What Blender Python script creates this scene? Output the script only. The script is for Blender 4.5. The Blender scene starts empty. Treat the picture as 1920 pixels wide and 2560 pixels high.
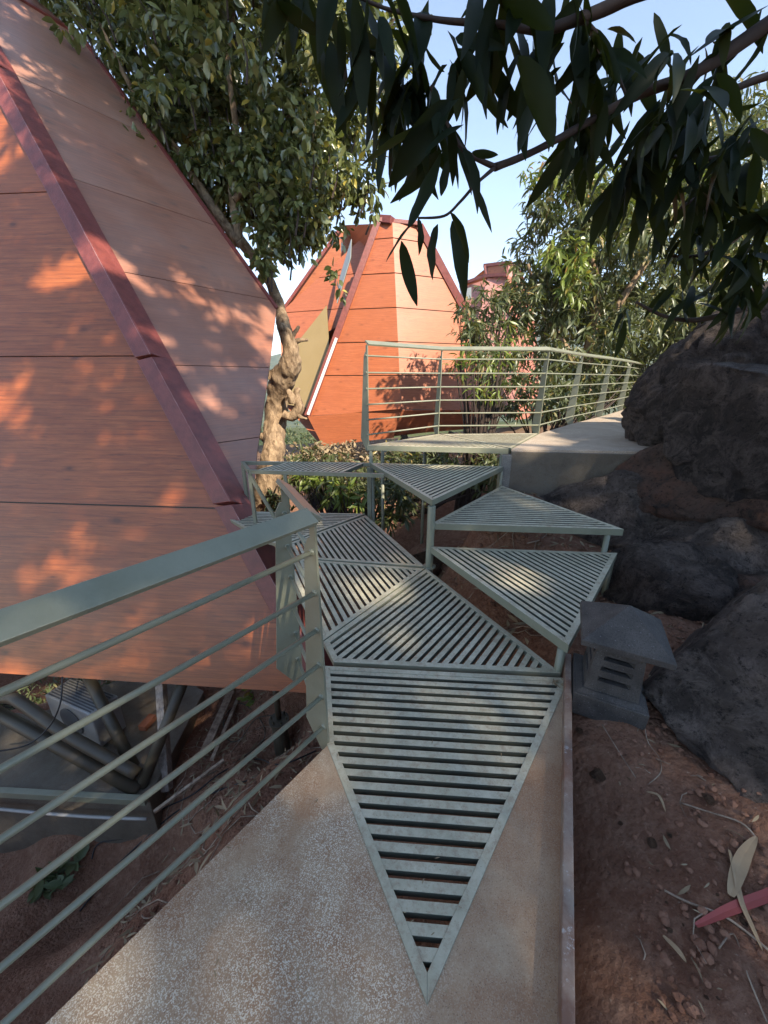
import bpy, math, random
import numpy as np
from mathutils import Vector, Matrix, noise
random.seed(7); rng = np.random.default_rng(7)
D2R = math.radians
scene = bpy.context.scene
col = scene.collection

# ------------------------------------------------------------------ camera
EYE = 1.5; PITCH = D2R(19.3); F = 961.0
CT, ST = math.cos(PITCH), math.sin(PITCH)
cd = bpy.data.cameras.new('camera'); cam = bpy.data.objects.new('camera', cd); col.objects.link(cam)
cam.location = (0, 0, EYE); cam.rotation_euler = (math.pi/2 - PITCH, 0, 0)
cd.sensor_fit = 'VERTICAL'; cd.sensor_height = 36.0; cd.lens = 36.0*F/2560.0
cd.clip_start = 0.02; cd.clip_end = 9000
scene.camera = cam
# ------------------------------------------------------------------ light
SUN = Vector((0.46, -0.62, 0.63)).normalized()
w = bpy.data.worlds.new("World"); scene.world = w; w.use_nodes = True
nt = w.node_tree; nt.nodes.clear()
sky = nt.nodes.new('ShaderNodeTexSky'); sky.sky_type = 'NISHITA'; sky.sun_disc = False
sky.sun_elevation = math.asin(SUN.z); sky.sun_rotation = math.atan2(SUN.x, SUN.y)
sky.air_density = 1.0; sky.dust_density = 0.0; sky.ozone_density = 1.5
bg = nt.nodes.new('ShaderNodeBackground'); bg.inputs[1].default_value = 0.115
wo = nt.nodes.new('ShaderNodeOutputWorld')
hs = nt.nodes.new('ShaderNodeHueSaturation'); hs.inputs['Saturation'].default_value = 0.88
nt.links.new(sky.outputs[0], hs.inputs['Color']); nt.links.new(hs.outputs[0], bg.inputs[0]); nt.links.new(bg.outputs[0], wo.inputs[0])
sl = bpy.data.lights.new('sun', 'SUN'); sl.energy = 3.7; sl.angle = D2R(0.5); sl.color = (1.0, 0.88, 0.70)
so = bpy.data.objects.new('sun', sl); col.objects.link(so)
so.rotation_euler = SUN.to_track_quat('Z', 'Y').to_euler()
scene.view_settings.view_transform = 'Standard'; scene.view_settings.look = 'None'
scene.view_settings.gamma = 1.0; scene.view_settings.exposure = 1.60
scene.render.engine = 'CYCLES'
scene.cycles.max_bounces = 6; scene.cycles.diffuse_bounces = 4; scene.cycles.transparent_max_bounces = 4

# ------------------------------------------------------------------ survey helpers (sight line -> world point)
def ray(u, v):
    up = (1280.0-v)/F
    return Vector(((u-960.0)/F, CT + up*ST, up*CT - ST))
def U(u, v, z=0.0):                      # where the sight line meets height z
    d = ray(u, v); t = (z-EYE)/d.z
    return Vector((d.x*t, d.y*t, z))
def UD(u, v, D):                         # where it meets distance D
    d = ray(u, v); t = D/d.y
    return Vector((d.x*t, D, EYE + d.z*t))
def UP(u, v, p0, n):                     # where it meets a plane
    d = ray(u, v); c = Vector((0, 0, EYE))
    return c + d*((p0-c).dot(n)/d.dot(n))

# ------------------------------------------------------------------ tags
def tag(o, label=None, cat=None, group=None, kind=None):
    if label: o['label'] = label
    if cat: o['category'] = cat
    if group: o['group'] = group
    if kind: o['kind'] = kind
    return o
def empty(name, loc=(0, 0, 0)):
    o = bpy.data.objects.new(name, None); o.empty_display_size = 0.1
    o.location = loc; col.objects.link(o); return o

# ------------------------------------------------------------------ mesh collector
class MB:
    def __init__(s): s.v = []; s.f = []; s.uv = []
    def add(s, vs, fs, uv=None):
        b = len(s.v); s.v += [tuple(p) for p in vs]
        s.f += [tuple(i+b for i in f) for f in fs]
        if uv: s.uv += list(uv)
    def loft(s, rings, cap=True, close=True):
        n = len(rings[0]); vs = [p for r in rings for p in r]; fs = []
        for k in range(len(rings)-1):
            for i in range(n if close else n-1):
                j = (i+1) % n
                fs.append((k*n+i, k*n+j, (k+1)*n+j, (k+1)*n+i))
        if cap:
            fs.append(tuple(range(n-1, -1, -1))); fs.append(tuple((len(rings)-1)*n+i for i in range(n)))
        s.add(vs, fs)
    def prism(s, poly, off):              # poly: 3D points, off: vector to the other cap
        off = Vector(off); a = [Vector(p) for p in poly]; b = [p+off for p in a]
        s.loft([a, b])
    def bar(s, a, b, w, h, up=Vector((0, 0, 1)), roll=0.0):
        a = Vector(a); b = Vector(b); d = (b-a).normalized()
        x = d.cross(up).normalized(); y = x.cross(d).normalized()
        if roll:
            x, y = x*math.cos(roll)+y*math.sin(roll), y*math.cos(roll)-x*math.sin(roll)
        q = [x*w/2+y*h/2, -x*w/2+y*h/2, -x*w/2-y*h/2, x*w/2-y*h/2]
        s.loft([[a+p for p in q], [b+p for p in q]])
    def tube(s, path, rad, n=10, cap=True, jit=0.0, freq=3.0):
        path = [Vector(p) for p in path]
        if not hasattr(rad, '__len__'): rad = [rad]*len(path)
        rings = []; prev = None
        for i, p in enumerate(path):
            t = (path[min(i+1, len(path)-1)]-path[max(i-1, 0)]).normalized()
            if prev is None:
                a = Vector((0, 0, 1)) if abs(t.z) < .9 else Vector((1, 0, 0))
                x = t.cross(a).normalized()
            else:
                x = (prev - t*prev.dot(t)).normalized()
            prev = x; y = t.cross(x)
            r = []
            for k in range(n):
                a = 2*math.pi*k/n
                dd = x*math.cos(a)+y*math.sin(a)
                rr = rad[i]
                if jit: rr *= 1+jit*(noise.noise((p+dd*rad[i])*freq)+.5*noise.noise((p+dd*rad[i])*freq*3.1))
                r.append(p+dd*rr)
            rings.append(r)
        s.loft(rings, cap)
    def build(s, name, mat, parent=None, smooth=False, bevel=0.0, side=None):
        me = bpy.data.meshes.new(name); me.from_pydata(s.v, [], s.f)
        if s.uv:
            uvl = me.uv_layers.new(name='UVMap')
            for li, l in enumerate(me.loops): uvl.data[li].uv = s.uv[l.vertex_index]
        me.update(); me.materials.append(mat)
        import bmesh
        bm = bmesh.new(); bm.from_mesh(me); bmesh.ops.recalc_face_normals(bm, faces=bm.faces); bm.to_mesh(me); bm.free()
        if side is not None:
            me.materials.append(side)
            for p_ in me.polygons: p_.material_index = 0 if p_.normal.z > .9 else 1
        if smooth: me.polygons.foreach_set('use_smooth', [True]*len(me.polygons))
        o = bpy.data.objects.new(name, me); col.objects.link(o)
        if parent is not None:
            o.parent = parent
            o.matrix_parent_inverse = Matrix.Translation(-Vector(parent.location)) if parent.type == 'EMPTY' else Matrix.Identity(4)
        if bevel:
            m = o.modifiers.new('bevel', 'BEVEL'); m.width = bevel; m.segments = 2; m.limit_method = 'ANGLE'; m.angle_limit = D2R(40)
        return o
def smoothpath(pts, sub=6):              # Catmull-Rom
    P = [Vector(p) for p in pts]; out = []
    for i in range(len(P)-1):
        a = P[max(i-1, 0)]; b = P[i]; c = P[i+1]; d = P[min(i+2, len(P)-1)]
        for k in range(sub):
            t = k/sub
            out.append(.5*((2*b)+(c-a)*t+(2*a-5*b+4*c-d)*t*t+(3*b-a-3*c+d)*t**3))
    out.append(P[-1]); return out
def smoothr(r, sub=6):
    out = []
    for i in range(len(r)-1): out += [r[i]+(r[i+1]-r[i])*k/sub for k in range(sub)]
    return out+[r[-1]]

# ------------------------------------------------------------------ materials
class NT:
    def __init__(s, name):
        s.m = bpy.data.materials.new(name); s.m.use_nodes = True; s.t = s.m.node_tree; s.t.nodes.clear()
        s.out = s.n('ShaderNodeOutputMaterial'); s.p = s.n('ShaderNodeBsdfPrincipled')
        s.l(s.p.outputs[0], s.out.inputs[0])
    def n(s, t, **k):
        o = s.t.nodes.new(t)
        for a, b in k.items(): setattr(o, a, b)
        return o
    def l(s, a, b): s.t.links.new(a, b)
    def coord(s, kind='Object', scale=(1, 1, 1)):
        c = s.n('ShaderNodeTexCoord'); m = s.n('ShaderNodeMapping'); m.inputs['Scale'].default_value = scale
        s.l(c.outputs[kind], m.inputs[0]); return m.outputs[0]
    def noise(s, vec, scale, det=6, rough=.6, dist=0.0):
        o = s.n('ShaderNodeTexNoise'); o.inputs['Scale'].default_value = scale; o.inputs['Detail'].default_value = det
        o.inputs['Roughness'].default_value = rough; o.inputs['Distortion'].default_value = dist
        s.l(vec, o.inputs['Vector']); return o.outputs['Fac']
    def voro(s, vec, scale, feature='F1', out='Distance'):
        o = s.n('ShaderNodeTexVoronoi'); o.feature = feature; o.inputs['Scale'].default_value = scale
        s.l(vec, o.inputs['Vector']); return o.outputs[out]
    def ramp(s, fac, stops):
        o = s.n('ShaderNodeValToRGB'); e = o.color_ramp.elements
        while len(e) < len(stops): e.new(.5)
        for x, (p, c) in zip(e, stops):
            x.position = p; x.color = (c, c, c, 1) if not hasattr(c, '__len__') else (*c, 1)
        s.l(fac, o.inputs[0]); return o.outputs[0]
    def mix(s, fac, a, b, mode='MIX'):
        o = s.n('ShaderNodeMix', data_type='RGBA', blend_type=mode)
        for val, i in ((fac, 0), (a, 6), (b, 7)):
            if hasattr(val, 'links'): s.l(val, o.inputs[i])
            elif i == 0: o.inputs[0].default_value = val
            else: o.inputs[i].default_value = (*val, 1)
        return o.outputs[2]
    def math(s, op, a, b=0.0):
        o = s.n('ShaderNodeMath', operation=op)
        for i, v in enumerate((a, b)):
            if hasattr(v, 'links'): s.l(v, o.inputs[i])
            else: o.inputs[i].default_value = v
        return o.outputs[0]
    def bump(s, h, strength=.3, dist=.01):
        o = s.n('ShaderNodeBump'); o.inputs['Strength'].default_value = strength; o.inputs['Distance'].default_value = dist
        s.l(h, o.inputs['Height']); s.l(o.outputs[0], s.p.inputs['Normal'])
    def set(s, col_=None, rough=None, metal=None, spec=None, coat=None):
        for k, v in (('Base Color', col_), ('Roughness', rough), ('Metallic', metal), ('Specular IOR Level', spec), ('Coat Weight', coat)):
            if v is None: continue
            i = s.p.inputs[k]
            if hasattr(v, 'links'): s.l(v, i)
            elif hasattr(v, '__len__'): i.default_value = (*v, 1)
            else: i.default_value = v
        return s.m
M = {}
def wood(name, c1, c2, dark, rough=.38, sheen_mix=0):
    t = NT(name)
    uv = t.coord('UV', (1, 1, 1))
    g = t.coord('UV', (0.9, 9, 1)); big = t.noise(g, 1.2, 4, .55, 1.2)
    g2 = t.coord('UV', (1.1, 26, 1)); fine = t.noise(g2, 1.6, 6, .78, 1.6)
    base = t.mix(t.ramp(big, [(.36, 0), (.62, 1)]), c1, c2)
    base = t.mix(t.ramp(fine, [(.36, .66), (.55, 0)]), base, dark)
    # wavy figure
    wv = t.n('ShaderNodeTexWave'); wv.wave_type = 'RINGS'; wv.inputs['Scale'].default_value = 2.0
    wv.inputs['Distortion'].default_value = 9.0; wv.inputs['Detail'].default_value = 3; wv.inputs['Detail Scale'].default_value = .6
    t.l(t.coord('UV', (.35, 2.6, 1)), wv.inputs['Vector'])
    base = t.mix(t.ramp(wv.outputs['Fac'], [(.0, .30), (.25, 0)]), base, dark)
    # knots
    k = t.coord('UV', (1.7, 3.6, 1)); kd = t.voro(k, 1.0); kn = t.noise(uv, 3.0, 3)
    kd2 = t.math('ADD', kd, t.math('MULTIPLY', t.math('SUBTRACT', kn, .5), .25))
    base = t.mix(t.ramp(kd2, [(.05, .95), (.10, .5), (.20, 0)]), base, dark)
    # dark dashes
    d = t.coord('UV', (3.5, 26, 1)); dd = t.voro(d, 1.0, out='Distance'); dm = t.noise(uv, 2.2, 3)
    dash = t.math('MULTIPLY', t.ramp(dd, [(.05, .8), (.28, 0)]), t.ramp(dm, [(.5, 0), (.62, 1)]))
    base = t.mix(dash, base, dark)
    if sheen_mix: base = t.mix(t.ramp(t.noise(uv, 1.1, 5, .6), [(.3, sheen_mix-.12), (.7, sheen_mix+.12)]), base, (.52, .38, .32))  # pale tint mixed in as painted sky sheen
    t.bump(fine, .12, .002)
    r = t.ramp(t.noise(uv, 1.3, 4), [(.3, rough-.05), (.7, rough+.10)])
    gi = t.n('ShaderNodeNewGeometry'); base = t.mix(t.ramp(gi.outputs['Random Per Island'], [(0, 0), (1, .45)]), base, tuple(x*.72 for x in c1))
    t.p.inputs['Coat Roughness'].default_value = .3
    t.p.inputs['Sheen Weight'].default_value = .08; t.p.inputs['Sheen Roughness'].default_value = .45; t.p.inputs['Sheen Tint'].default_value = (.95, .92, 1, 1)
    return t.set(base, r, spec=.45, coat=.30)
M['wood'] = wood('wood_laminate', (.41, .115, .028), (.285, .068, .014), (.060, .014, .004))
M['wood_sheen'] = wood('sheen_painted_laminate', (.35, .105, .038), (.25, .068, .023), (.050, .015, .008), sheen_mix=.30)  # paler laminate copy, glancing sky sheen painted into the colour
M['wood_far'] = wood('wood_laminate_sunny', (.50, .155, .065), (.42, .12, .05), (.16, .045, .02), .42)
M['wood_glare'] = wood('wood_laminate_glare', (.62, .30, .25), (.52, .22, .18), (.25, .09, .07), .5)  # pale pink laminate copy, sun glare put into the colour

t = NT('red_paint'); c = t.coord(); n1 = t.noise(c, 9, 5); n2 = t.noise(c, 60, 3)
t.bump(t.math('ADD', n2, t.math('MULTIPLY', n1, 1.5)), .5, .006)
M['red'] = t.set(t.mix(t.ramp(n1, [(.35, 0), (.7, 1)]), (.215, .056, .046), (.14, .036, .032)), .38)
t = NT('caulk_white'); M['caulk'] = t.set((.45, .27, .26), .6)

t = NT('grey_green_paint'); c = t.coord(); n1 = t.noise(c, 5, 6, .7); n2 = t.noise(c, 90, 3); n3 = t.noise(c, 30, 5, .8)
b = t.mix(t.ramp(n1, [(.35, 0), (.7, 1)]), (.180, .186, .132), (.225, .232, .170))
b = t.mix(t.ramp(n3, [(.60, 0), (.72, .55)]), b, (.19, .13, .09))
t.bump(n2, .35, .002)
M['metal'] = t.set(b, t.ramp(n1, [(.3, .30), (.7, .48)]), spec=.6)
t = NT('worn_tread_paint'); c = t.coord(); n1 = t.noise(c, 7, 6, .75); n2 = t.noise(c, 70, 3); n3 = t.noise(c, 24, 6, .85); n4 = t.noise(c, 160, 3)
b = t.mix(t.ramp(n1, [(.35, 0), (.68, 1)]), (.35, .325, .225), (.53, .49, .36))
b = t.mix(t.ramp(n3, [(.48, 0), (.66, .75)]), b, (.27, .185, .12))
b = t.mix(t.ramp(n4, [(.66, 0), (.75, .8)]), b, (.08, .05, .035))
t.bump(n2, .35, .002)
M['tread'] = t.set(b, t.ramp(n3, [(.3, .34), (.7, .6)]), spec=.6)
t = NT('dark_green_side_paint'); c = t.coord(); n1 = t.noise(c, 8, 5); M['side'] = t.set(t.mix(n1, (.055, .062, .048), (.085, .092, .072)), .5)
t = NT('dark_pipe_paint'); c = t.coord(); n1 = t.noise(c, 6, 5); t.bump(n1, .2, .004)
M['pipe'] = t.set(t.mix(n1, (.050, .040, .026), (.085, .070, .045)), .5)
t = NT('rusty_edge_steel'); c = t.coord(); n1 = t.noise(c, 6, 6, .7); n2 = t.noise(c, 30, 5, .8)
b = t.mix(t.ramp(n1, [(.4, 0), (.6, 1)]), (.17, .090, .058), (.27, .21, .165))
b = t.mix(t.ramp(n2, [(.58, 0), (.66, .8)]), b, (.42, .41, .40)); t.bump(n2, .4, .004)
M['curb'] = t.set(b, .5)

def conc(name, c1, c2, stain, speck, sp_scale=260):
    t = NT(name); c = t.coord()
    n1 = t.noise(c, 1.6, 5, .65, .4); n2 = t.noise(c, 9, 5, .7); n3 = t.noise(c, sp_scale, 2, .5); v = t.voro(c, sp_scale*.55)
    n5 = t.noise(c, 2.3, 4, .6, .8)
    b = t.mix(t.ramp(n1, [(.38, 0), (.62, 1)]), c1, c2)
    b = t.mix(t.ramp(n2, [(.45, 0), (.75, .6)]), b, stain)
    cc_ = t.n('ShaderNodeTexVoronoi'); cc_.inputs['Scale'].default_value = sp_scale*1.6; t.l(c, cc_.inputs['Vector']); sx = t.n('ShaderNodeSeparateColor'); t.l(cc_.outputs['Color'], sx.inputs[0]); n3 = sx.outputs[0]
    if name == 'aggregate_deck':        # worn pale patch with a shape of its own
        vm = t.n('ShaderNodeVectorMath', operation='DISTANCE'); t.l(c, vm.inputs[0]); vm.inputs[1].default_value = (-.38, .62, 0)
        n5 = t.math('ADD', n5, t.math('MULTIPLY', t.math('SUBTRACT', .42, vm.outputs['Value']), .38))
    amt = t.math('MULTIPLY', t.ramp(n3, [(.60, 0), (.80, 1)]), t.ramp(n5, [(.42, .16), (.62, 1)]))
    b = t.mix(amt, b, speck)
    b = t.mix(t.ramp(v, [(.10, .55), (.26, 0)]), b, (.05, .03, .022))
    t.bump(t.math('ADD', n3, t.math('MULTIPLY', n2, 1.5)), .45, .004)
    return t.set(b, t.ramp(n5, [(.35, .62), (.65, .42)]))
M['deck'] = conc('aggregate_deck', (.34, .19, .100), (.43, .315, .20), (.21, .090, .040), (.66, .58, .45))
M['concrete'] = conc('grey_concrete', (.16, .14, .12), (.22, .20, .175), (.10, .08, .06), (.3, .28, .25), 120)
M['wall_dark'] = conc('stained_dark_concrete', (.115, .092, .066), (.16, .13, .095), (.07, .045, .03), (.14, .13, .11), 120)
M['deck_far'] = conc('upper_aggregate_deck', (.40, .31, .23), (.47, .37, .28), (.33, .24, .17), (.62, .55, .46), 150)

t = NT('red_soil'); c = t.coord(); n1 = t.noise(c, 1.1, 6, .7); n2 = t.noise(c, 14, 7, .75); v = t.voro(c, 38)
n4 = t.noise(c, 60, 5, .7)
b = t.mix(t.ramp(n1, [(.35, 0), (.65, 1)]), (.25, .130, .082), (.185, .085, .052))
b = t.mix(t.ramp(n2, [(.45, 0), (.72, 1)]), b, (.34, .20, .135))
b = t.mix(t.ramp(n4, [(.62, 0), (.72, .8)]), b, (.46, .34, .25))
b = t.mix(t.ramp(n4, [(.28, .8), (.40, 0)]), b, (.03, .014, .010))
sep = t.n('ShaderNodeSeparateXYZ'); cc = t.n('ShaderNodeTexCoord'); t.l(cc.outputs['Object'], sep.inputs[0])
mr = t.n('ShaderNodeMapRange'); mr.inputs[1].default_value = 12; mr.inputs[2].default_value = 40; t.l(sep.outputs[1], mr.inputs[0])
n6 = t.noise(c, .05, 8, .7)
far = t.mix(t.ramp(n6, [(.4, 0), (.6, 1)]), (.035, .055, .020), (.10, .105, .045))
b = t.mix(mr.outputs[0], b, far)
t.bump(t.math('ADD', t.math('MULTIPLY', n2, 2.0), t.math('SUBTRACT', n4, v)), .9, .02)
M['soil'] = t.set(b, .9, spec=.2)

t = NT('soil_clod'); c = t.coord(); gi = t.n('ShaderNodeNewGeometry'); b = t.mix(gi.outputs['Random Per Island'], (.17, .082, .052), (.26, .14, .092)); n2 = t.noise(c, 60, 5); t.bump(n2, .8, .006); M['clod'] = t.set(b, .92, spec=.2)
def rock(name, c1, c2, c3):
    t = NT(name); c = t.coord(); n1 = t.noise(c, 1.3, 6, .7, .6); n2 = t.noise(c, 5, 9, .82, .8); n3 = t.noise(c, 26, 6, .85); v = t.voro(c, 5, 'F1')
    b = t.mix(t.ramp(n1, [(.38, 0), (.62, 1)]), c1, c2)
    b = t.mix(t.ramp(n2, [(.46, 0), (.62, 1)]), b, c3)
    b = t.mix(t.ramp(n3, [(.36, .85), (.48, 0)]), b, (.012, .010, .009))
    b = t.mix(t.ramp(n3, [(.64, 0), (.70, .7)]), b, (.32, .27, .24))
    t.bump(t.math('ADD', t.math('MULTIPLY', n2, 2.5), t.math('ADD', n3, t.math('MULTIPLY', v, .6))), 1.0, .18)
    return t.set(b, .85, spec=.25)
M['rock'] = rock('dark_boulder', (.125, .094, .078), (.045, .034, .030), (.25, .19, .16))
M['rock_grey'] = rock('weathered_grey_boulder', (.20, .155, .13), (.085, .065, .055), (.34, .27, .23))
M['rock_red'] = rock('dusty_red_boulder', (.20, .14, .11), (.27, .135, .09), (.09, .068, .055))
M['stone_bit'] = rock('ochre_stone', (.20, .11, .06), (.10, .05, .03), (.27, .17, .10))
t = NT('lantern_stone'); c = t.coord(); n1 = t.noise(c, 180, 3); n2 = t.noise(c, 8, 5); n3 = t.voro(c, 120)
b = t.mix(t.ramp(n2, [(.35, 0), (.65, 1)]), (.038, .034, .031), (.085, .076, .068)); b = t.mix(t.ramp(t.voro(c, 70), [(.10, .5), (.18, 0)]), b, (.22, .22, .23)); b = t.mix(t.ramp(n1, [(.35, .7), (.5, 0)]), b, (.02, .018, .018))
t.bump(n1, .6, .003); M['lantern'] = t.set(b, .75)
t = NT('olive_board'); c = t.coord(); M['olive'] = t.set(t.mix(t.noise(c, 1.5, 4), (.28, .20, .085), (.34, .25, .12)), .6)
t = NT('grey_glazing'); M['glass'] = t.set((.30, .32, .31), .35, spec=.5)
t = NT('white_flashing'); M['white'] = t.set((.72, .66, .63), .5)
t = NT('bark'); c = t.coord('Object', (1, 1, .45)); n1 = t.noise(c, 9, 8, .75, .6); n2 = t.noise(c, 2, 4); n3 = t.voro(c, 11)
b = t.mix(t.ramp(n1, [(.36, 0), (.62, 1)]), (.12, .075, .045), (.42, .30, .19)); b = t.mix(t.ramp(n2, [(.5, 0), (.7, .5)]), b, (.20, .15, .11))
t.bump(t.math('ADD', n1, t.math('MULTIPLY', n3, .6)), 1.0, .05); M['bark'] = t.set(b, .9, spec=.2)
t = NT('dark_twig'); c = t.coord(); n1 = t.noise(c, 25, 5); t.bump(n1, .6, .004); M['twig'] = t.set(t.mix(n1, (.022, .014, .011), (.06, .038, .028)), .8)
t = NT('dry_wood'); c = t.coord(); n1 = t.noise(c, 12, 6, .7); t.bump(n1, .6, .004); M['dry'] = t.set(t.mix(t.ramp(n1, [(.35, 0), (.65, 1)]), (.14, .09, .06), (.42, .33, .24)), .85)
t = NT('grey_timber'); c = t.coord('Object', (1, 1, .2)); n1 = t.noise(c, 30, 6, .7); t.bump(n1, .5, .004); M['timber'] = t.set(t.mix(t.ramp(n1, [(.35, 0), (.65, 1)]), (.16, .13, .11), (.36, .32, .28)), .85)
t = NT('black_cable'); M['cable'] = t.set((.012, .012, .014), .5)
t = NT('white_plastic'); c = t.coord(); M['plastic'] = t.set(t.mix(t.noise(c, 4, 6), (.40, .40, .38), (.30, .27, .24)), .45)
t = NT('ac_grille'); M['grille'] = t.set((.10, .10, .10), .6)
t = NT('clay_brick'); c = t.coord(); M['brick'] = t.set(t.mix(t.noise(c, 30, 5), (.30, .11, .06), (.20, .08, .05)), .9)

def leafmat(name, c1, c2, c3, rough=.4, trans=.35, spec=.5):
    t = NT(name)
    g = t.n('ShaderNodeNewGeometry'); r = g.outputs['Random Per Island']
    b = t.mix(t.ramp(r, [(0, 0), (.65, 1)]), c1, c2); b = t.mix(t.ramp(r, [(.90, 0), (.96, 1)]), b, c3)
    t.set(b, rough, spec=spec)
    tr = t.n('ShaderNodeBsdfTranslucent'); t.l(t.mix(.5, b, (.22, .26, .02)), tr.inputs[0])
    mx = t.n('ShaderNodeMixShader'); mx.inputs[0].default_value = trans
    t.l(t.p.outputs[0], mx.inputs[1]); t.l(tr.outputs[0], mx.inputs[2]); t.l(mx.outputs[0], t.out.inputs[0])
    return t.m
M['leafA'] = leafmat('glossy_green_leaf', (.035, .052, .016), (.185, .205, .080), (.40, .33, .07), .24, .28, .8)
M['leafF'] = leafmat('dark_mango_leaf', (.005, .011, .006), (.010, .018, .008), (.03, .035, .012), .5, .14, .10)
M['leafB'] = leafmat('mango_leaf', (.055, .075, .028), (.11, .125, .055), (.26, .20, .07), .38, .25)
M['leafN'] = leafmat('new_mango_leaf', (.14, .20, .035), (.22, .27, .06), (.32, .18, .05), .35, .4)
M['leafD'] = leafmat('dry_leaf', (.20, .14, .085), (.32, .25, .16), (.12, .07, .04), .8, .1, .2)
M['leafFar'] = leafmat('hazy_hill_foliage', (.05, .08, .03), (.10, .12, .05), (.20, .17, .08), .6, .2)
t = NT('red_leaf'); M['leafR'] = t.set((.30, .055, .045), .5)
t = NT('straw_leaf'); c = t.coord('Object', (1, 1, 1)); M['straw'] = t.set(t.mix(t.noise(c, 30, 4), (.42, .30, .17), (.28, .19, .11)), .7)

# ------------------------------------------------------------------ leaf clouds
def template(ratio, segs, droop=.25, fold=.12, wave=0.0):
    vs = []; fs = []
    for i in range(segs+1):
        y = i/segs; wd = ratio*.5*(math.sin(math.pi*min(1, y*.92+.06))**.8) if 0 < i < segs else ratio*.03
        z = -droop*y*y
        vs += [(-wd, y, z+fold*wd*2+wave*math.sin(y*14)*wd), (0, y, z), (wd, y, z+fold*wd*2-wave*math.sin(y*12)*wd)]
    for i in range(segs):
        a = i*3; fs += [(a, a+1, a+4, a+3), (a+1, a+2, a+5, a+4)]
    return np.array(vs, float), np.array(fs, int)
T_MANGO = template(.235, 8, .30, .14, .10); T_MANGO_S = template(.24, 3, .30, .14); T_OVAL = template(.50, 3, .12, .16); T_SLIM = template(.20, 3, .3, .1)
def leafmesh(name, mat, parent, tmpl, pos, dirs, sizes, rolls=None):
    tv, tf = tmpl; N = len(pos); pos = np.asarray(pos, float); d = np.asarray(dirs, float)
    d /= np.linalg.norm(d, axis=1)[:, None]+1e-9
    up = np.tile(np.array([0, 0, 1.0]), (N, 1)) + rng.normal(0, .35, (N, 3))
    x = np.cross(d, up); x /= np.linalg.norm(x, axis=1)[:, None]+1e-9
    z = np.cross(x, d)
    if rolls is None: rolls = rng.normal(0, .6, N)
    cr, sr = np.cos(rolls)[:, None], np.sin(rolls)[:, None]
    x, z = x*cr+z*sr, z*cr-x*sr
    s = np.asarray(sizes)[:, None, None]
    bend = rng.uniform(.3, 1.7, N)[:, None, None]
    lat = rng.normal(0, .13, N)[:, None, None]
    V = ((tv[None, :, 0:1]+lat*tv[None, :, 1:2]**2)*x[:, None, :] + tv[None, :, 1:2]*d[:, None, :] + tv[None, :, 2:3]*bend*z[:, None, :])*s + pos[:, None, :]
    V = V.reshape(-1, 3); Fc = (tf[None]+(np.arange(N)*len(tv))[:, None, None]).reshape(-1, 4)
    me = bpy.data.meshes.new(name); me.vertices.add(len(V)); me.vertices.foreach_set('co', V.ravel().astype(np.float32))
    nf = len(Fc); me.loops.add(nf*4); me.loops.foreach_set('vertex_index', Fc.ravel().astype(np.int32))
    me.polygons.add(nf); me.polygons.foreach_set('loop_start', np.arange(0, nf*4, 4, dtype=np.int32))
    me.polygons.foreach_set('use_smooth', np.ones(nf, bool))
    me.update(calc_edges=True); me.materials.append(mat)
    o = bpy.data.objects.new(name, me); col.objects.link(o)
    if parent is not None:
        o.parent = parent; o.matrix_parent_inverse = Matrix.Translation(-Vector(parent.location))
    return o
def clumps(ells, n, leaves, rad, size, droop=.5, thr=-.05, fr=.8, shell=.55, seed=0):
    """ellipsoids -> clump centres -> leaves; returns pos, dirs, sizes, centres"""
    r = np.random.default_rng(seed); P = []; Dd = []; S = []; C = []
    vol = np.array([e[1][0]*e[1][1]*e[1][2] for e in ells])**.8; vol /= vol.sum()
    for c0, R in ells:
        k = int(n*(((R[0]*R[1]*R[2])**.8)/sum((e[1][0]*e[1][1]*e[1][2])**.8 for e in ells)))
        for _ in range(k):
            d = r.normal(0, 1, 3); d /= np.linalg.norm(d); q = (shell+(1-shell)*r.random())*(1+.12*r.normal())
            c = np.array(c0)+d*np.array(R)*q
            if noise.noise(Vector(c*fr)+Vector((seed, 3, 1))) < thr: continue
            C.append(c); m = int(leaves*r.uniform(.6, 1.4))
            tw = d*.6+r.normal(0, .5, 3); tw /= np.linalg.norm(tw)
            for _ in range(m):
                a = r.normal(0, 1, 3); a /= np.linalg.norm(a)
                P.append(c+tw*r.uniform(-rad, rad)+a*rad*.35*r.random())
                dd = a+tw*.5; dd[2] -= droop*r.uniform(.3, 1.8); Dd.append(dd); S.append(size*r.uniform(.6, 1.25))
    return P, Dd, S, C
def whorls(centres, leaves, size, droop, seed=0, up=.0, spread=.012):
    r = np.random.default_rng(seed); P = []; Dd = []; S = []
    for c in centres:
        m = int(leaves*r.uniform(.7, 1.3)); a0 = r.random()*6.28; tilt = r.normal(0, .25, 3)
        for k in range(m):
            a = a0+k*2.4; e = r.uniform(-.1, .5)
            d = np.array([math.cos(a), math.sin(a), e-droop*r.uniform(.5, 1.3)+up])+tilt
            P.append(np.array(c)+np.array([0, 0, -.04*r.random()])+r.normal(0, spread, 3)); Dd.append(d); S.append(size*r.uniform(.6, 1.15))
    return P, Dd, S
print('setup ok')
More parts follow.
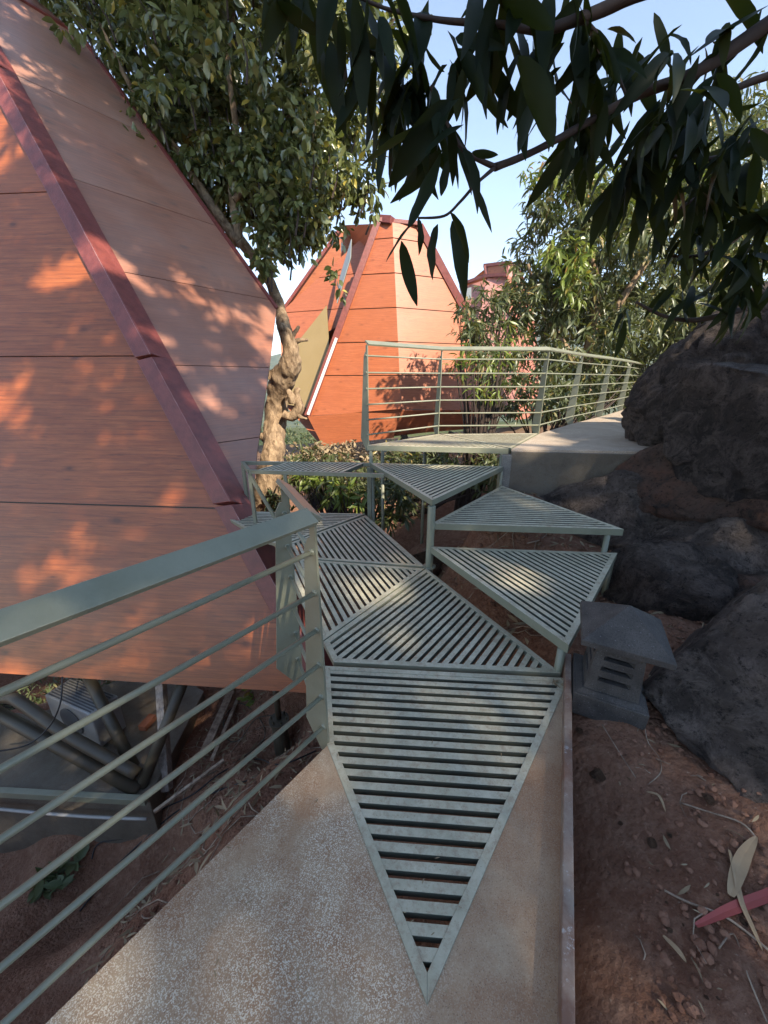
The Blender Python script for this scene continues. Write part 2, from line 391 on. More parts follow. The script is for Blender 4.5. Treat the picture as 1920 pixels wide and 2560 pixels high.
# ================================================================== TERRAIN
CP = np.array([
 (.6, .3, -.03), (1, .5, -.01), (1.5, .8, .03), (2.2, 1.2, .12), (3, 1, .1), (1.15, 1.5, .0), (1.7, 2.2, -.05), (2.5, 2.8, -.05), (3.5, 4, .15),
 (1.25, 2.2, -.15), (2.3, 4.2, .40), (1.4, 3.9, .30), (1.7, 3.4, .02), (2.6, 6, .3), (.75, 2.1, -.45), (.5, 2.9, -.6), (1.1, 3.0, -.15), (.15, 3, -1.35), (-.5, 3.2, -2.3), (-.3, 2.6, -1.9), (-.6, 2.7, -2.1), (.2, 4.2, -1.0), (.7, 4.6, -.6),
 (1.5, 5.4, -.3), (-.8, 4.2, -1.7), (-1, 5.5, -2.0), (0, 6, -1.6), (2.5, 8, -.5), (5, 9, .3), (7, 12, .3), (-.2, 1.8, -1.5),
 (0, .8, -.7), (-.5, .9, -.95), (-.9, .4, -1.1), (-1.3, 3.5, -2.95), (-1.0, 2.2, -1.9), (-.7, 1.6, -1.35), (-1.8, 1.5, -2.3), (-2.4, 1.6, -3.0), (-2.3, 2.5, -3.5), (-3, 2.4, -3.75), (-4.5, 2.4, -3.9),
 (-1.9, 2.9, -2.75), (-2.2, 3.8, -2.9), (-3, .5, -2.6), (-5, 5.5, -5), (-3, 6, -4), (-8, 8, -8), (-2.5, 9, -4), (0, 10, -3), (3, 13, -2), (6, 16, -1.5), (10, 10, 1.2), (8, 4, 1.2), (0, -9, 2.5), (5, -9, 4), (-6, -10, 0), (0, -18, 7), (10, -14, 7),
 (5, 2, .7), (6, -3, .8), (1.5, -3, .1), (0, -3, -.6), (-3, -3, -2.5), (-8, 0, -6), (1.0, 7, -1.0), (-1, 7.5, -2.7), (2, 10, -1.5),
 (-30, 30, -28), (0, 40, -22), (30, 35, -8), (35, 0, 4), (-30, -10, -20), (0, -30, 2), (-80, 90, -60), (0, 120, -60), (90, 100, -30), (90, -60, 5), (-90, -60, -40)], float)
def terr(X, Y):
    X = np.asarray(X, float); Y = np.asarray(Y, float)
    num = np.zeros_like(X); den = np.zeros_like(X)
    for x, y, z in CP:
        w_ = 1/((X-x)**2+(Y-y)**2+.02)**1.6; num += w_*z; den += w_
    z = num/den
    Rr = np.hypot(X, Y-2)
    far = np.clip((Rr-90)/250, 0, 1); z = z*(1-far)+(-70)*far
    return z
def mtn(x, y):
    R = math.hypot(x, y)
    if R < 350: return 0
    k = min(1, (R-350)/900); k = k*k*(3-2*k)
    n = noise.fractal(Vector((x/520, y/520, 4.2)), 1.0, 2.1, 6)
    side = 1.0 if y > 0 else .4
    return side*k*(175+90*n)*(1+.3*math.sin(x/300.0))
def sgrid(a, mx, n): b = math.asinh(mx/a)/n; return np.array([a*math.sinh(b*i) for i in range(n+1)])
gx = sgrid(2.2, 2600, 250); gx = np.concatenate([-gx[:0:-1], gx])
gy = sgrid(2.2, 2600, 250); gyn = sgrid(2.2, 60, 60); gy = np.concatenate([-gyn[:0:-1], gy])+2.3
X, Y = np.meshgrid(gx, gy); Z = terr(X, Y)
for j in range(len(gy)):
    for i in range(len(gx)):
        x, y = X[j, i], Y[j, i]; R = math.hypot(x, y)
        if R < 25: Z[j, i] += .045*noise.fractal(Vector((x*3, y*3, 0)), .8, 2.1, 5)+.12*noise.noise(Vector((x*.6, y*.6, 3)))*min(1, max(0, R-1.5)/3)
        elif R > 340: Z[j, i] += mtn(x, y)
        else: Z[j, i] += 1.0*noise.noise(Vector((x*.1, y*.1, 3)))*(R/40)
nv = X.size; W_ = len(gx); H_ = len(gy)
me = bpy.data.meshes.new('ground'); me.vertices.add(nv)
me.vertices.foreach_set('co', np.stack([X, Y, Z], -1).ravel().astype(np.float32))
idx = np.arange(nv).reshape(H_, W_); q = np.stack([idx[:-1, :-1], idx[:-1, 1:], idx[1:, 1:], idx[1:, :-1]], -1).reshape(-1, 4)
me.loops.add(q.size); me.loops.foreach_set('vertex_index', q.ravel().astype(np.int32)); me.polygons.add(len(q))
me.polygons.foreach_set('loop_start', np.arange(0, q.size, 4, dtype=np.int32)); me.polygons.foreach_set('use_smooth', np.ones(len(q), bool))
me.update(calc_edges=True); me.materials.append(M['soil'])
g = bpy.data.objects.new('ground', me); col.objects.link(g); tag(g, kind='structure')
def gz(x, y):
    z = float(terr(np.array([x]), np.array([y]))[0]); R = math.hypot(x, y)
    return z+.045*noise.fractal(Vector((x*3, y*3, 0)), .8, 2.1, 5)+.12*noise.noise(Vector((x*.6, y*.6, 3)))*min(1, max(0, R-1.5)/3)

# ================================================================== polygon tools
def area2(p): return sum(p[i][0]*p[(i+1) % len(p)][1]-p[(i+1) % len(p)][0]*p[i][1] for i in range(len(p)))
def ccw(p): return p if area2(p) > 0 else p[::-1]
def clip(poly, n, d):                    # keep n.p <= d   (works on tuples of any length; n applies to the first 2)
    out = []
    for i in range(len(poly)):
        a = poly[i]; b = poly[(i+1) % len(poly)]
        da = n[0]*a[0]+n[1]*a[1]-d; db = n[0]*b[0]+n[1]*b[1]-d
        if da <= 0: out.append(a)
        if da*db < 0:
            t_ = da/(da-db); out.append(tuple(a[k]+(b[k]-a[k])*t_ for k in range(len(a))))
    return out
def inset(poly, w_):
    poly = ccw(poly); res = list(poly)
    for i in range(len(poly)):
        a = poly[i]; b = poly[(i+1) % len(poly)]; dx, dy = b[0]-a[0], b[1]-a[1]; L = math.hypot(dx, dy)
        n = (dy/L, -dx/L); res = clip(res, n, n[0]*a[0]+n[1]*a[1]-w_)
        if len(res) < 3: return []
    return res
def grating(name, pts, z, along, label, cat, group=None, fw=.035, depth=.035, sw=.030, pitch=.050, fmat='metal', smat='tread', legs=(), leg_r=.022):
    """triangular steel grating: frame ring + slats clipped to it; pts = plan points"""
    pts = ccw([(p[0], p[1]) for p in pts])
    cx = sum(p[0] for p in pts)/len(pts); cy = sum(p[1] for p in pts)/len(pts)
    root = empty(name, (cx, cy, z)); tag(root, label, cat, group)
    inn = inset(pts, fw)
    fr = MB()
    n = len(pts)
    for i in range(n):                    # mitred frame members, butted at the mitre
        a, b = pts[i], pts[(i+1) % n]
        dx, dy = b[0]-a[0], b[1]-a[1]; L = math.hypot(dx, dy); nn = (dy/L, -dx/L)
        c0 = None
        def mit(k):
            p, c, q = pts[k-1], pts[k], pts[(k+1) % n]
            e1 = Vector((c[0]-p[0], c[1]-p[1])).normalized(); e2 = Vector((q[0]-c[0], q[1]-c[1])).normalized()
            n1 = Vector((-e1.y, e1.x)); n2 = Vector((-e2.y, e2.x)); bis = (n1+n2).normalized()
            return Vector((c[0], c[1])) + bis*(fw/max(.2, bis.dot(n1)))
        m1, m2 = mit(i), mit((i+1) % n)
        fr.prism([(a[0], a[1], z), (b[0], b[1], z), (m2.x, m2.y, z), (m1.x, m1.y, z)], (0, 0, -depth))
    fr.build('frame', M['tread'], root, bevel=.002, side=M['metal'])
    d = Vector((along[0], along[1])).normalized(); nrm = Vector((-d.y, d.x))
    ds = [nrm.x*p[0]+nrm.y*p[1] for p in inn]; s0 = min(ds); sl_ = MB()
    k = s0 + (pitch-sw)
    inn2 = inset(pts, fw-.004)
    while k < max(ds):
        a = clip(clip(inn2, (nrm.x, nrm.y), k+sw), (-nrm.x, -nrm.y), -k)
        if len(a) >= 3 and abs(area2(a)) > 1e-4: sl_.prism([(p[0], p[1], z-.0025) for p in a], (0, 0, -depth+.006))
        k += pitch
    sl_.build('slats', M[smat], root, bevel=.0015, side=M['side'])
    for (x, y, zb) in legs:
        m = MB(); m.tube([(x, y, zb), (x, y, z-depth-.001)], leg_r, 12); m.build('leg', M[fmat], root, smooth=True)
    return root
def pl(*px, z=0.0): return [U(u, v, z).xy[:] for (u, v) in px]
def dr(a, b): return (b[0]-a[0], b[1]-a[1])

# ================================================================== NEAR DECK
g0 = pl((1068, 2512), (818, 1862), (811, 1664), (1408, 1694), (1408, 1728))
EL = U(110, 2560, 0); PP = U(818, 1862, 0)         # left edge of the path
rd = (Vector((PP.x, PP.y, 0))-Vector((EL.x, EL.y, 0))).normalized()
back = Vector((PP.x, PP.y, 0))-rd*4.0
ci = U(1394, 2560, 0); cj = U(1408, 1700, 0); cdv = (cj-ci).normalized(); cs = ci-cdv*2.5
slab_z = -.004
outer = [back, PP, Vector((g0[2][0], g0[2][1], 0)), Vector((g0[3][0], g0[3][1], 0)), cj, cs]
# the slab as one polygon with the grating's wedge cut out
def V3(p, z): return Vector((p[0], p[1], z))
wedge = [V3(g0[1], 0), V3(g0[0], 0), V3(g0[4], 0)]
slab_poly = [back, PP-rd*.001, wedge[0], wedge[1], wedge[2], cj, cs]
mb = MB(); top = [Vector((p.x, p.y, slab_z)) for p in slab_poly]
lft = [top[0], top[2], top[3], top[6]]; rgt = [top[3], top[4], top[5], top[6]]
mb.prism(lft, (0, 0, -.22)); mb.prism(rgt, (0, 0, -.22))
o = mb.build('path', M['deck']); tag(o, kind='structure')
# rusted steel kerb along the right side
nrm = Vector((cdv.y, -cdv.x, 0)); e = cj+cdv*.16
a = [cs, e, e+nrm*.032, cs+nrm*.032]
mb = MB(); mb.prism([p+Vector((0, 0, .055)) for p in a], (0, 0, -.30)); o = mb.build('edge_kerb', M['curb'], bevel=.004)
tag(o, 'thin rust stained steel kerb edging the near path beside the red soil', 'kerb')

grating('floor_grating', g0, 0, dr(g0[2], g0[3]), 'nearest kite shaped floor grating let into the speckled path, its point towards the viewer', 'grating', 'floor gratings level with the near path', fw=.030, fmat='tread')
g1 = pl((1066, 1421), (1403, 1683), (834, 1655), (808, 1604))
grating('floor_grating', g1, 0, dr(g1[0], g1[3]), 'large triangular floor grating with diagonal slats just beyond the nearest kite shaped one', 'grating', 'floor gratings level with the near path', fmat='tread')
g2 = pl((1061, 1421), (806, 1602), (712, 1394))
g3d = dr(*pl((915, 1287), (1063, 1419)))
grating('floor_grating', g2, 0, g3d, 'triangular floor grating behind the corner railing posts, left of the big diagonal one', 'grating', 'floor gratings level with the near path', fmat='tread')
g3 = pl((915, 1288), (1062, 1416), (711, 1392), (705, 1364))
grating('floor_grating', g3, 0, g3d, 'floor grating with sun flecks under it, bordered by soil on its right side', 'grating', 'floor gratings level with the near path', fmat='tread')
g4 = pl((913, 1284), (703, 1362), (660, 1350), (540, 1277))
grating('floor_grating', g4, 0, dr(g4[0], g4[3]), 'farthest floor grating at path level, partly hidden by the red trim of the near cabin', 'grating', 'floor gratings level with the near path', fmat='tread')

# ================================================================== STEPS
def steps():
    A = pl((1075, 1366), (1544, 1382), (1422, 1613), z=.19)
    B = pl((1079, 1308), (1560, 1323), (1255, 1214), z=.39)
    C = pl((925, 1157), (1259, 1166), (1081, 1250), z=.59)
    p = lambda q, d=(0, 0): (q[0]+d[0], q[1]+d[1], gz(q[0], q[1])-.1)
    r = grating('step_platform', A, .19, dr(A[0], A[2]), 'lowest triangular grating step, its tip beside the stone lantern', 'step', 'triangular grating steps', depth=.055, legs=[p(A[1], (-.05, -.02)), p(A[2], (-.01, .04))])
    r = grating('step_platform', B, .39, dr(B[0], B[1]), 'middle triangular grating step with its long edge towards the viewer, beside the flat rock', 'step', 'triangular grating steps', depth=.055, legs=[p(B[1], (-.10, .03)), p(B[2], (0, -.05))])
    r = grating('step_platform', C, .59, dr(C[1], C[2]), 'highest triangular grating step, pointing at the viewer over the sunlit soil', 'step', 'triangular grating steps', depth=.05, legs=[p(C[1], (-.03, -.03)), p(C[0], (.03, -.03))])
    # round mast carrying the three steps
    x, y = C[2][0], C[2][1]+.02
    m = MB(); m.tube([(x, y, gz(x, y)-.2), (x, y, .535)], .032, 16)
    for zz in (.0,): m.tube([(x, y, zz-.01), (x, y, zz+.004)], .055, 16)
    o = m.build('mast', M['metal'], smooth=True, bevel=.002); tag(o, 'round grey post carrying the stacked corners of the three triangular steps', 'post')
    # open frame table left of C
    z = .59
    root = empty('open_platform', U(760, 1170, z)); tag(root, 'unfinished open steel frame half filled with slats, standing by the crooked tree', 'platform frame')
    a, b, c, d = [U(*q, z) for q in ((606, 1153), (623, 1174), (960, 1184), (922, 1157))]
    m = MB()
    for s, e_ in ((a, b), (b, c), (a, d)): m.bar(s-Vector((0, 0, .02)), e_-Vector((0, 0, .02)), .035, .04)
    m.build('frame', M['metal'], root, bevel=.002)
    s1, s2, s3, s4 = [U(*q, z).xy[:] for q in ((640, 1173), (712, 1155.5), (905, 1157.5), (852, 1180))]
    inn = ccw([s1, s2, s3, s4]); dd = Vector(dr(s4, s3)).normalized(); nn = Vector((-dd.y, dd.x)); ds = [nn.dot(Vector(q_)) for q_ in inn]
    k = min(ds); m = MB()
    while k < max(ds):
        pp = clip(clip(inn, nn, k+.03), (-nn.x, -nn.y), -k)
        if len(pp) > 2 and abs(area2(pp)) > 1e-4: m.prism([(q_[0], q_[1], z-.004) for q_ in pp], (0, 0, -.03))
        k += .052
    m.bar(Vector((*s4, z-.02)), Vector((*s3, z-.02)), .03, .036)
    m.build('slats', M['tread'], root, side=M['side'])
    for q_, nm in ((a, 'leg'), (b, 'leg'), (U(712, 1177, z), 'leg'), (U(921, 1160, z), 'leg')):
        m = MB(); m.bar((q_.x, q_.y, gz(q_.x, q_.y)-.1), (q_.x, q_.y, z-.041), .035, .035, up=Vector((0, 1, 0))); m.build(nm, M['metal'], root, bevel=.002)
    q_ = U(712, 1177, z)
    m = MB(); m.bar((b.x, b.y, z-.06), (q_.x, q_.y, -.25), .03, .03); m.build('brace', M['metal'], root)
steps()

# ================================================================== UPPER DECK
ZD = .78
d0 = pl((918, 1113), (1096, 1085), (1272, 1121), z=ZD); d1 = pl((1103, 1085), (1346, 1083), (1277, 1120), z=ZD)
x1, y1 = d0[0]; lg = [(d0[0][0]+.04, d0[0][1]+.02, -1.4), (d0[2][0]-.06, d0[2][1]+.03, -.4), (d0[1][0]-.2, d0[1][1]-.25, -1.5), (d0[1][0]-.75, d0[1][1]-.45, -1.5)]
grating('upper_grating', d0, ZD, dr(d0[0], d0[1]), 'left triangular grating of the upper landing, in front of the orange cabin', 'grating', 'gratings of the upper landing', depth=.06, legs=lg)
grating('upper_grating', d1, ZD, dr(d1[0], d1[2]), 'right triangular grating of the upper landing, touching the concrete walkway', 'grating', 'gratings of the upper landing', depth=.06)
Pw = [U(1279, 1121, ZD), U(1349, 1083, ZD), U(1432, 1058, ZD), U(1505, 1040, ZD), U(1555, 1025, ZD), U(1592, 1010, ZD), U(1622, 996, ZD), Vector((15, 20, ZD)), Vector((17, 18.5, ZD)), Vector((6.0, 6.4, ZD)), Vector((4.2, 4.4, ZD)), U(1700, 1130, ZD)]
m = MB(); top = [Vector((p.x, p.y, ZD-.004)) for p in Pw]; bot = [p-Vector((0, 0, 1.0)) for p in top]; m.loft([bot, top])
o = m.build('upper_walkway', M['deck_far'], bevel=.004); o['kind'] = 'structure'
# concrete face of the walkway: a slightly proud retaining wall
a, b = Pw[0], Pw[-1]; dirw = (b-a).normalized(); nw = Vector((dirw.y, -dirw.x, 0))
m = MB(); m.prism([a+nw*.03-Vector((0, 0, .03)), b+nw*.03-Vector((0, 0, .03)), b+nw*.001-Vector((0, 0, .03)), a+nw*.001-Vector((0, 0, .03))], (0, 0, -1.0))
m2 = MB(); o = m.build('retaining_wall', M['wall_dark'], bevel=.004); tag(o, 'dark stained concrete retaining wall under the front edge of the upper walkway', 'wall')
m = MB(); pq = a+Vector((-.04, .02, 0)); m.bar((pq.x, pq.y, -.6), (pq.x, pq.y, ZD-.065), .10, .10, up=dirw); o = m.build('concrete_pillar', M['concrete'], bevel=.005)
tag(o, 'slim concrete pillar at the left corner of the dark retaining wall', 'pillar')

# ================================================================== RAILINGS
def plate(base, along, H, name, parent, mat='metal', sc=1.0, low=-.07, flip=1):
    """flat tapered post plate, wide face square to the rail, leaning outwards"""
    al = Vector(along).normalized(); out = Vector((-al.y, al.x, 0))*flip
    prof = [(0, low), (.045, low), (.135, .06), (.125, .16), (.062, H-.13), (.040, H-.085), (.028, H-.085), (.028, H-.02), (-.002, H-.02)]
    pts = [Vector(base)+out*(w_*sc)+Vector((0, 0, z_)) for w_, z_ in prof]
    m = MB(); m.prism([p-al*.004 for p in pts], al*.010); return m.build(name, M[mat], parent, bevel=.0015)
def railing(path, H, rods, label, cat, posts=None, flip=1, hw=.075, hh=.020, roll=D2R(35), r=.0085, group=None, ext=None):
    root = empty('railing', path[0]); tag(root, label, cat, group)
    up = Vector((0, 0, 1))
    n = len(path)
    for i in range(n):
        al = (path[min(i+1, n-1)]-path[max(i-1, 0)])
        if posts is None or i in posts: plate(path[i], al, H, 'post', root, flip=flip)
    m = MB()                                            # handrail mitred along the path
    secs = []
    for i, p in enumerate(path):
        al = (path[min(i+1, n-1)]-path[max(i-1, 0)]).normalized(); out = Vector((-al.y, al.x, 0))*flip
        c0 = p+up*H+out*.012; ca, sa = math.cos(roll), math.sin(roll)
        wv = out*ca+up*sa; hv = up*ca-out*sa
        secs.append([c0+wv*hw/2+hv*hh/2, c0-wv*hw/2+hv*hh/2, c0-wv*hw/2-hv*hh/2, c0+wv*hw/2-hv*hh/2])
    m.loft(secs); m.build('handrail', M['metal'], root, bevel=.002)
    for h in rods:
        m = MB(); pts = []
        for i, p in enumerate(path):
            al = (path[min(i+1, n-1)]-path[max(i-1, 0)]).normalized(); out = Vector((-al.y, al.x, 0))*flip
            pts.append(p+up*h+out*.022)
        m.tube(pts, r, 10)
        for i, p in enumerate(pts):          # weld beads where the rod meets a post
            al = (path[min(i+1, n-1)]-path[max(i-1, 0)]).normalized()
            m.tube([p-al*.010, p-al*.006, p+al*.006, p+al*.010], [r*1.05, r*1.5, r*1.45, r*1.05], 10, jit=.15, freq=90)
        m.build('rod', M['metal'], root, smooth=True)
    return root
RH = [.08, .244, .408, .573, .738, .906]
A0 = Vector((PP.x+.005, PP.y+.01, 0)); railing([A0-rd*3.2, A0-rd*1.75, A0], 1.045, RH, 'railing in front at the left with its handrail running into the lower left corner', 'railing', posts=(1, 2), flip=1, r=.0095, hw=.070)
e0 = U(789, 1284, 1.05); e1 = U(716, 1206, 1.05); s0_ = Vector((e0.x, e0.y, 0)); s1_ = Vector((e1.x, e1.y, 0))
railing([s0_, s1_], 1.045, RH, 'short return railing behind the front corner post, its handrail rising to the left', 'railing', posts=(1,), flip=1, r=.009)
up_pts = [Vector((p[0], p[1], ZD)) for p in pl((922, 1112), (1096, 1086), (1347, 1084), (1432, 1058), (1505, 1040), (1556, 1025), (1592, 1010), (1625, 995), z=ZD)]
railing(up_pts, 1.06, [h+.03 for h in RH], 'sunlit railing of the upper landing with seven tapered posts, running behind the big boulder', 'railing', flip=1, r=.0095, hw=.07)

# ================================================================== CABINS
def facet(name, parent, pts, levels, mat, thick=.02, gap=.012, toward=Vector((0, 0, EYE)), backing=True):
    """flat wall facet split in horizontal board rows (world heights in levels)"""
    P = [Vector(p) for p in pts]; c = sum(P, Vector())/len(P)
    n = Vector((0, 0, 0))
    for i in range(len(P)): n += (P[i]-c).cross(P[(i+1) % len(P)]-c)
    n.normalize()
    if n.dot(toward-c) < 0: n = -n
    P = [p-n*(p-c).dot(n) for p in P]
    h = n.cross(Vector((0, 0, 1))).normalized(); vd = h.cross(n).normalized()
    if vd.z < 0: vd = -vd
    q = [((p-c).dot(h), (p-c).dot(vd)) for p in P]; off = random.uniform(0, 30)
    lv = sorted([(z-c.z)/vd.z for z in levels]); lo = min(p[1] for p in q)-1; hi = max(p[1] for p in q)+1
    L = [lo]+lv+[hi]; m = MB()
    for k in range(len(L)-1):
        a, b = L[k]+gap/2, L[k+1]-gap/2
        poly = clip(clip(q, (0, 1), b), (0, -1), -a)
        if len(poly) < 3 or abs(area2(poly)) < 1e-3: continue
        fr = [c+h*x+vd*y for x, y in poly]; bk = [p-n*thick for p in fr]; N = len(fr)
        sh = (k*1.37+off)
        m.add(fr+bk, [tuple(range(N)), tuple(range(2*N-1, N-1, -1))]+[(i, (i+1) % N, N+(i+1) % N, N+i) for i in range(N)],
              [(x+sh, y+off) for x, y in poly]*2)
    o = m.build(name, mat, parent)
    if backing:
        m = MB(); m.prism([p-n*(thick+.003) for p in P], -n*.02); m.build('backing', M['pipe'], o)
        o.children[0].matrix_parent_inverse = Matrix.Translation(-Vector(parent.location)) if False else o.children[0].matrix_parent_inverse
    return o, n, c
def strip(name, parent, a, b, w_, h_, mat, up):
    m = MB(); m.bar(a, b, w_, h_, up=up); return m.build(name, mat, parent, bevel=.004)

# ---- near cabin
S = 1.95; CAM = Vector((0, 0, EYE))
def sc(p): return CAM+(Vector(p)-CAM)*S
l0, l1, l2 = sc((-.54, 1.70, -.15)), sc((-2.17, 1.84, -.15)), sc((-.54, 1.70+.45, .85))
nL = (l1-l0).cross(l2-l0).normalized()
if nL.dot(CAM-l0) < 0: nL = -nL
def mid(v): return 9+(v-208)/1.854
r0 = UP(mid(1600), 1600, l0, nL); r1 = UP(mid(300), 300, l0, nL)
nR = (r1-r0).cross(Vector((.588, .809, 0))).normalized()
if nR.dot(CAM-r0) < 0: nR = -nR
cab = empty('cabin', (-3.5, 6, -1.7)); tag(cab, 'huge near cabin of brown wood boards with peeling red corner trim, filling the left side', 'cabin')
def lp(u, v): return UP(u, v, l0, nL)
def rp(u, v): return UP(u, v, r0, nR)
Lpoly = [lp(-900, 1625), lp(822, 1736), lp(mid(900), 900), lp(mid(-300), -300), lp(-900, -300)]
zl = [lp(100, v).z for v in (891, 1258)]; zt = lp(60, 482).z; zl += [zt, zt+(zt-zl[0]), zt+2*(zt-zl[0])]
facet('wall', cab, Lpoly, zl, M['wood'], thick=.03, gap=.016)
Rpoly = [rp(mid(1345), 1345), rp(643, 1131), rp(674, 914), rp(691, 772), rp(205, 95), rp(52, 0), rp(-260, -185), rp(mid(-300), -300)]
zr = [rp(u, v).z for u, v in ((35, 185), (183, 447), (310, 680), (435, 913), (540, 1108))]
facet('wall', cab, Rpoly, zr, M['wood_sheen'], thick=.03, gap=.012)
# closing shell behind
K = UD(300, 1368, 8.5); K.z = l0.z+.1
shell = MB(); ring = [Lpoly[0], Lpoly[1], Rpoly[0], Rpoly[1], Rpoly[2], Rpoly[3], Rpoly[4], Rpoly[5], Rpoly[6], Lpoly[3], Lpoly[4]]
ring = [p-(nL+nR).normalized()*.10 for p in ring]
shell.add(ring+[K], [(i, (i+1) % len(ring), len(ring)) for i in range(len(ring))], [(p.x, p.z) for p in ring+[K]])
shell.build('shell', M['wood'], cab)
# corner trim in overlapping pieces
def tl(v): return lp((v-249)/1.87, v)
def tr(v): return rp(0+(v-121)/1.836, v)
outn = (nL*.5+nR*.5).normalized()
br = [-330, 190, 905, 1266, 1676]
for i_ in range(4):
    i = i_; va, vb = br[i], br[i+1]; m = MB(); sgn = .004*i
    def sec(v, dv):
        a_ = tl(v+dv)+nL*.004; c_ = tr(v-dv)+nR*.004; m_ = UP(mid(v), v+dv, l0, nL)+outn*(.115+sgn)
        a2 = a_+nL*(.07+sgn); c2 = c_+nR*(.045+sgn)
        return [a_-nL*.06, a2, m_, c2, c_-nR*.06]
    m.loft([sec(va, 4), sec(vb, -4)]); m.build('corner_trim', M['red'], cab, bevel=.006)
    m = MB(); pth = [UP(mid(v), v+4, l0, nL)+outn*(.117+sgn)+Vector((noise.noise(Vector((v*.05, 0, 1)))*.004,)*3) for v in np.linspace(va+6, vb-6, 30)]
    m.tube(pth, [.0012+.0045*max(0, noise.noise(Vector((i*.7, i_, 3)))) for i in range(30)], 6); m.build('caulk_bead', M['caulk'], cab.children[-1])
# thin red edge trim round the far outline
for a_, b_ in ((3, 4), (4, 5), (5, 6)):
    m = MB(); m.bar(Rpoly[a_]+nR*.01, Rpoly[b_]+nR*.01, .06, .05, up=nR); m.build('edge_trim', M['red'], cab)
# struts under the cabin
J = U(355, 1965, -2.7); J2 = U(345, 1935, -2.55)
def pipe(pts, r, name='strut'):
    m = MB(); m.tube(pts, r, 18); return m.build(name, M['pipe'], cab, smooth=True)
pipe([J, U(460, 1700, -1.75)], .060); pipe([U(335, 1920, -2.6), U(205, 1660, -1.75)], .062)
q0 = U(30, 1745, -2.0); pipe(smoothpath([J2, U(170, 1838, -2.2), U(60, 1762, -2.0), U(25, 1745, -1.97), U(-20, 1752, -2.0), U(-180, 1800, -2.2)], 6), .062)
pipe([J+Vector((0, -.05, 0)), U(-120, 1720, -2.0)], .070)
fx = UD(688, 1719, 3.55); fb = gz(fx.x, fx.y)
m = MB(); m.tube([(fx.x, fx.y, fb+.55), (fx.x, fx.y, fx.z+.15)], .035, 14); m.build('foot_column', M['pipe'], cab, smooth=True)
m = MB(); m.tube([(fx.x, fx.y, fb-.2), (fx.x, fx.y, fb+.50)], .095, 20); m.tube([(fx.x, fx.y, fb+.50), (fx.x, fx.y, fb+.53)], .12, 20)
for k in range(6):
    a_ = k*math.pi/3; m.tube([(fx.x+.09*math.cos(a_), fx.y+.09*math.sin(a_), fb+.53), (fx.x+.09*math.cos(a_), fx.y+.09*math.sin(a_), fb+.57)], .012, 6)
m.build('pedestal', M['pipe'], cab, smooth=False, bevel=.003)

# ---- second cabin (orange, sunlit)
cab2 = empty('cabin', (1, 15, -.5)); tag(cab2, 'sunlit orange cabin with a pointed top and undercut base, behind the upper railing', 'cabin')
c_bot = UD(1003, 1022, 14.5); c_top = UD(981, 556, 16.2)
lb = UD(772, 1040, 15.2); nG = (lb-c_bot).cross(c_top-c_bot).normalized(); lt = UP(948, 556, c_bot, nG); rb = UD(1285, 1028, 16.6); nF = (rb-c_bot).cross(c_top-c_bot).normalized(); rs = UP(1172, 800, c_bot, nF); rt = UP(1046, 566, c_bot, nF)
lv = [c_bot.z+1.15*k for k in range(1, 7)]
F1 = [lb, c_bot, c_top, lt]; F2 = [c_bot, rb, rs, rt, c_top]
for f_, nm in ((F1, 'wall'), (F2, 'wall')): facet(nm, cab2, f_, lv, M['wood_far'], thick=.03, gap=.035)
# undercut base band
bl, bm_, brr = UD(805, 1118, 14.9), UD(985, 1092, 14.9), UD(1180, 1068, 16.5)
facet('base_wall', cab2, [lb, c_bot, bm_, bl], [], M['wood_far'], thick=.03); facet('base_wall', cab2, [c_bot, rb, brr, bm_], [], M['wood_far'], thick=.03)
# left wing
w0, w1, w2, w3 = UD(800, 610, 19.0), UD(696, 792, 18.6), UD(740, 870, 17.2), UD(838, 790, 17.2)
facet('wall', cab2, [UD(945, 552, 18.6), w1, w2, UD(880, 800, 17.0)], [w1.z+k*1.35 for k in (0.1, 1.1, 2.1, 3.1)], M['wood_far'], thick=.03, gap=.035)
facet('board', cab2, [UD(738, 853, 17.1), UD(822, 770, 17.3), UD(818, 870, 16.3), UD(768, 1020, 16.0), UD(708, 1010, 16.6)], [], M['olive'], thick=.03)
facet('window', cab2, [UD(845, 690, 16.9), UD(882, 600, 17.2), UD(872, 640, 16.6), UD(846, 760, 16.4)], [], M['glass'], thick=.02)
KB = Vector((2.2, 20.5, .8)); KT = Vector((1.6, 20, 6.8)); m = MB()
rg = [bl, bm_, brr, rb, rs, rt, c_top, lt, UD(860, 560, 19), w1, UD(708, 1010, 16.6)]; rg = [p+Vector((0, .12, 0)) for p in rg]
m.add(rg+[KB], [(i, (i+1) % len(rg), len(rg)) for i in range(len(rg))], [(p.x, p.z) for p in rg+[KB]]); m.build('shell', M['wood_far'], cab2)
yv = Vector((0, -1, 0))
strip('edge_trim', cab2, lb+Vector((-.05, -.05, 0)), lt+Vector((-.05, -.05, 0)), .22, .16, M['red'], yv)
strip('flashing', cab2, lb+Vector((.0, -.16, .06)), lb.lerp(lt, .42)+Vector((.0, -.16, 0)), .10, .03, M['white'], yv)
strip('edge_trim', cab2, rs+Vector((.04, -.05, 0)), rt+Vector((.04, -.05, 0)), .26, .12, M['red'], yv)
strip('ridge_cap', cab2, lt+Vector((-.05, -.02, .05)), rt+Vector((.02, -.02, .05)), .12, .3, M['red'], yv)
strip('ridge_cap', cab2, UD(955, 550, 16.4), UD(982, 552, 16.2), .40, .22, M['red'], Vector((0, 0, 1)))
strip('edge_trim', cab2, UD(860, 560, 19)+yv*.06, w1+yv*.06, .12, .08, M['red'], yv)
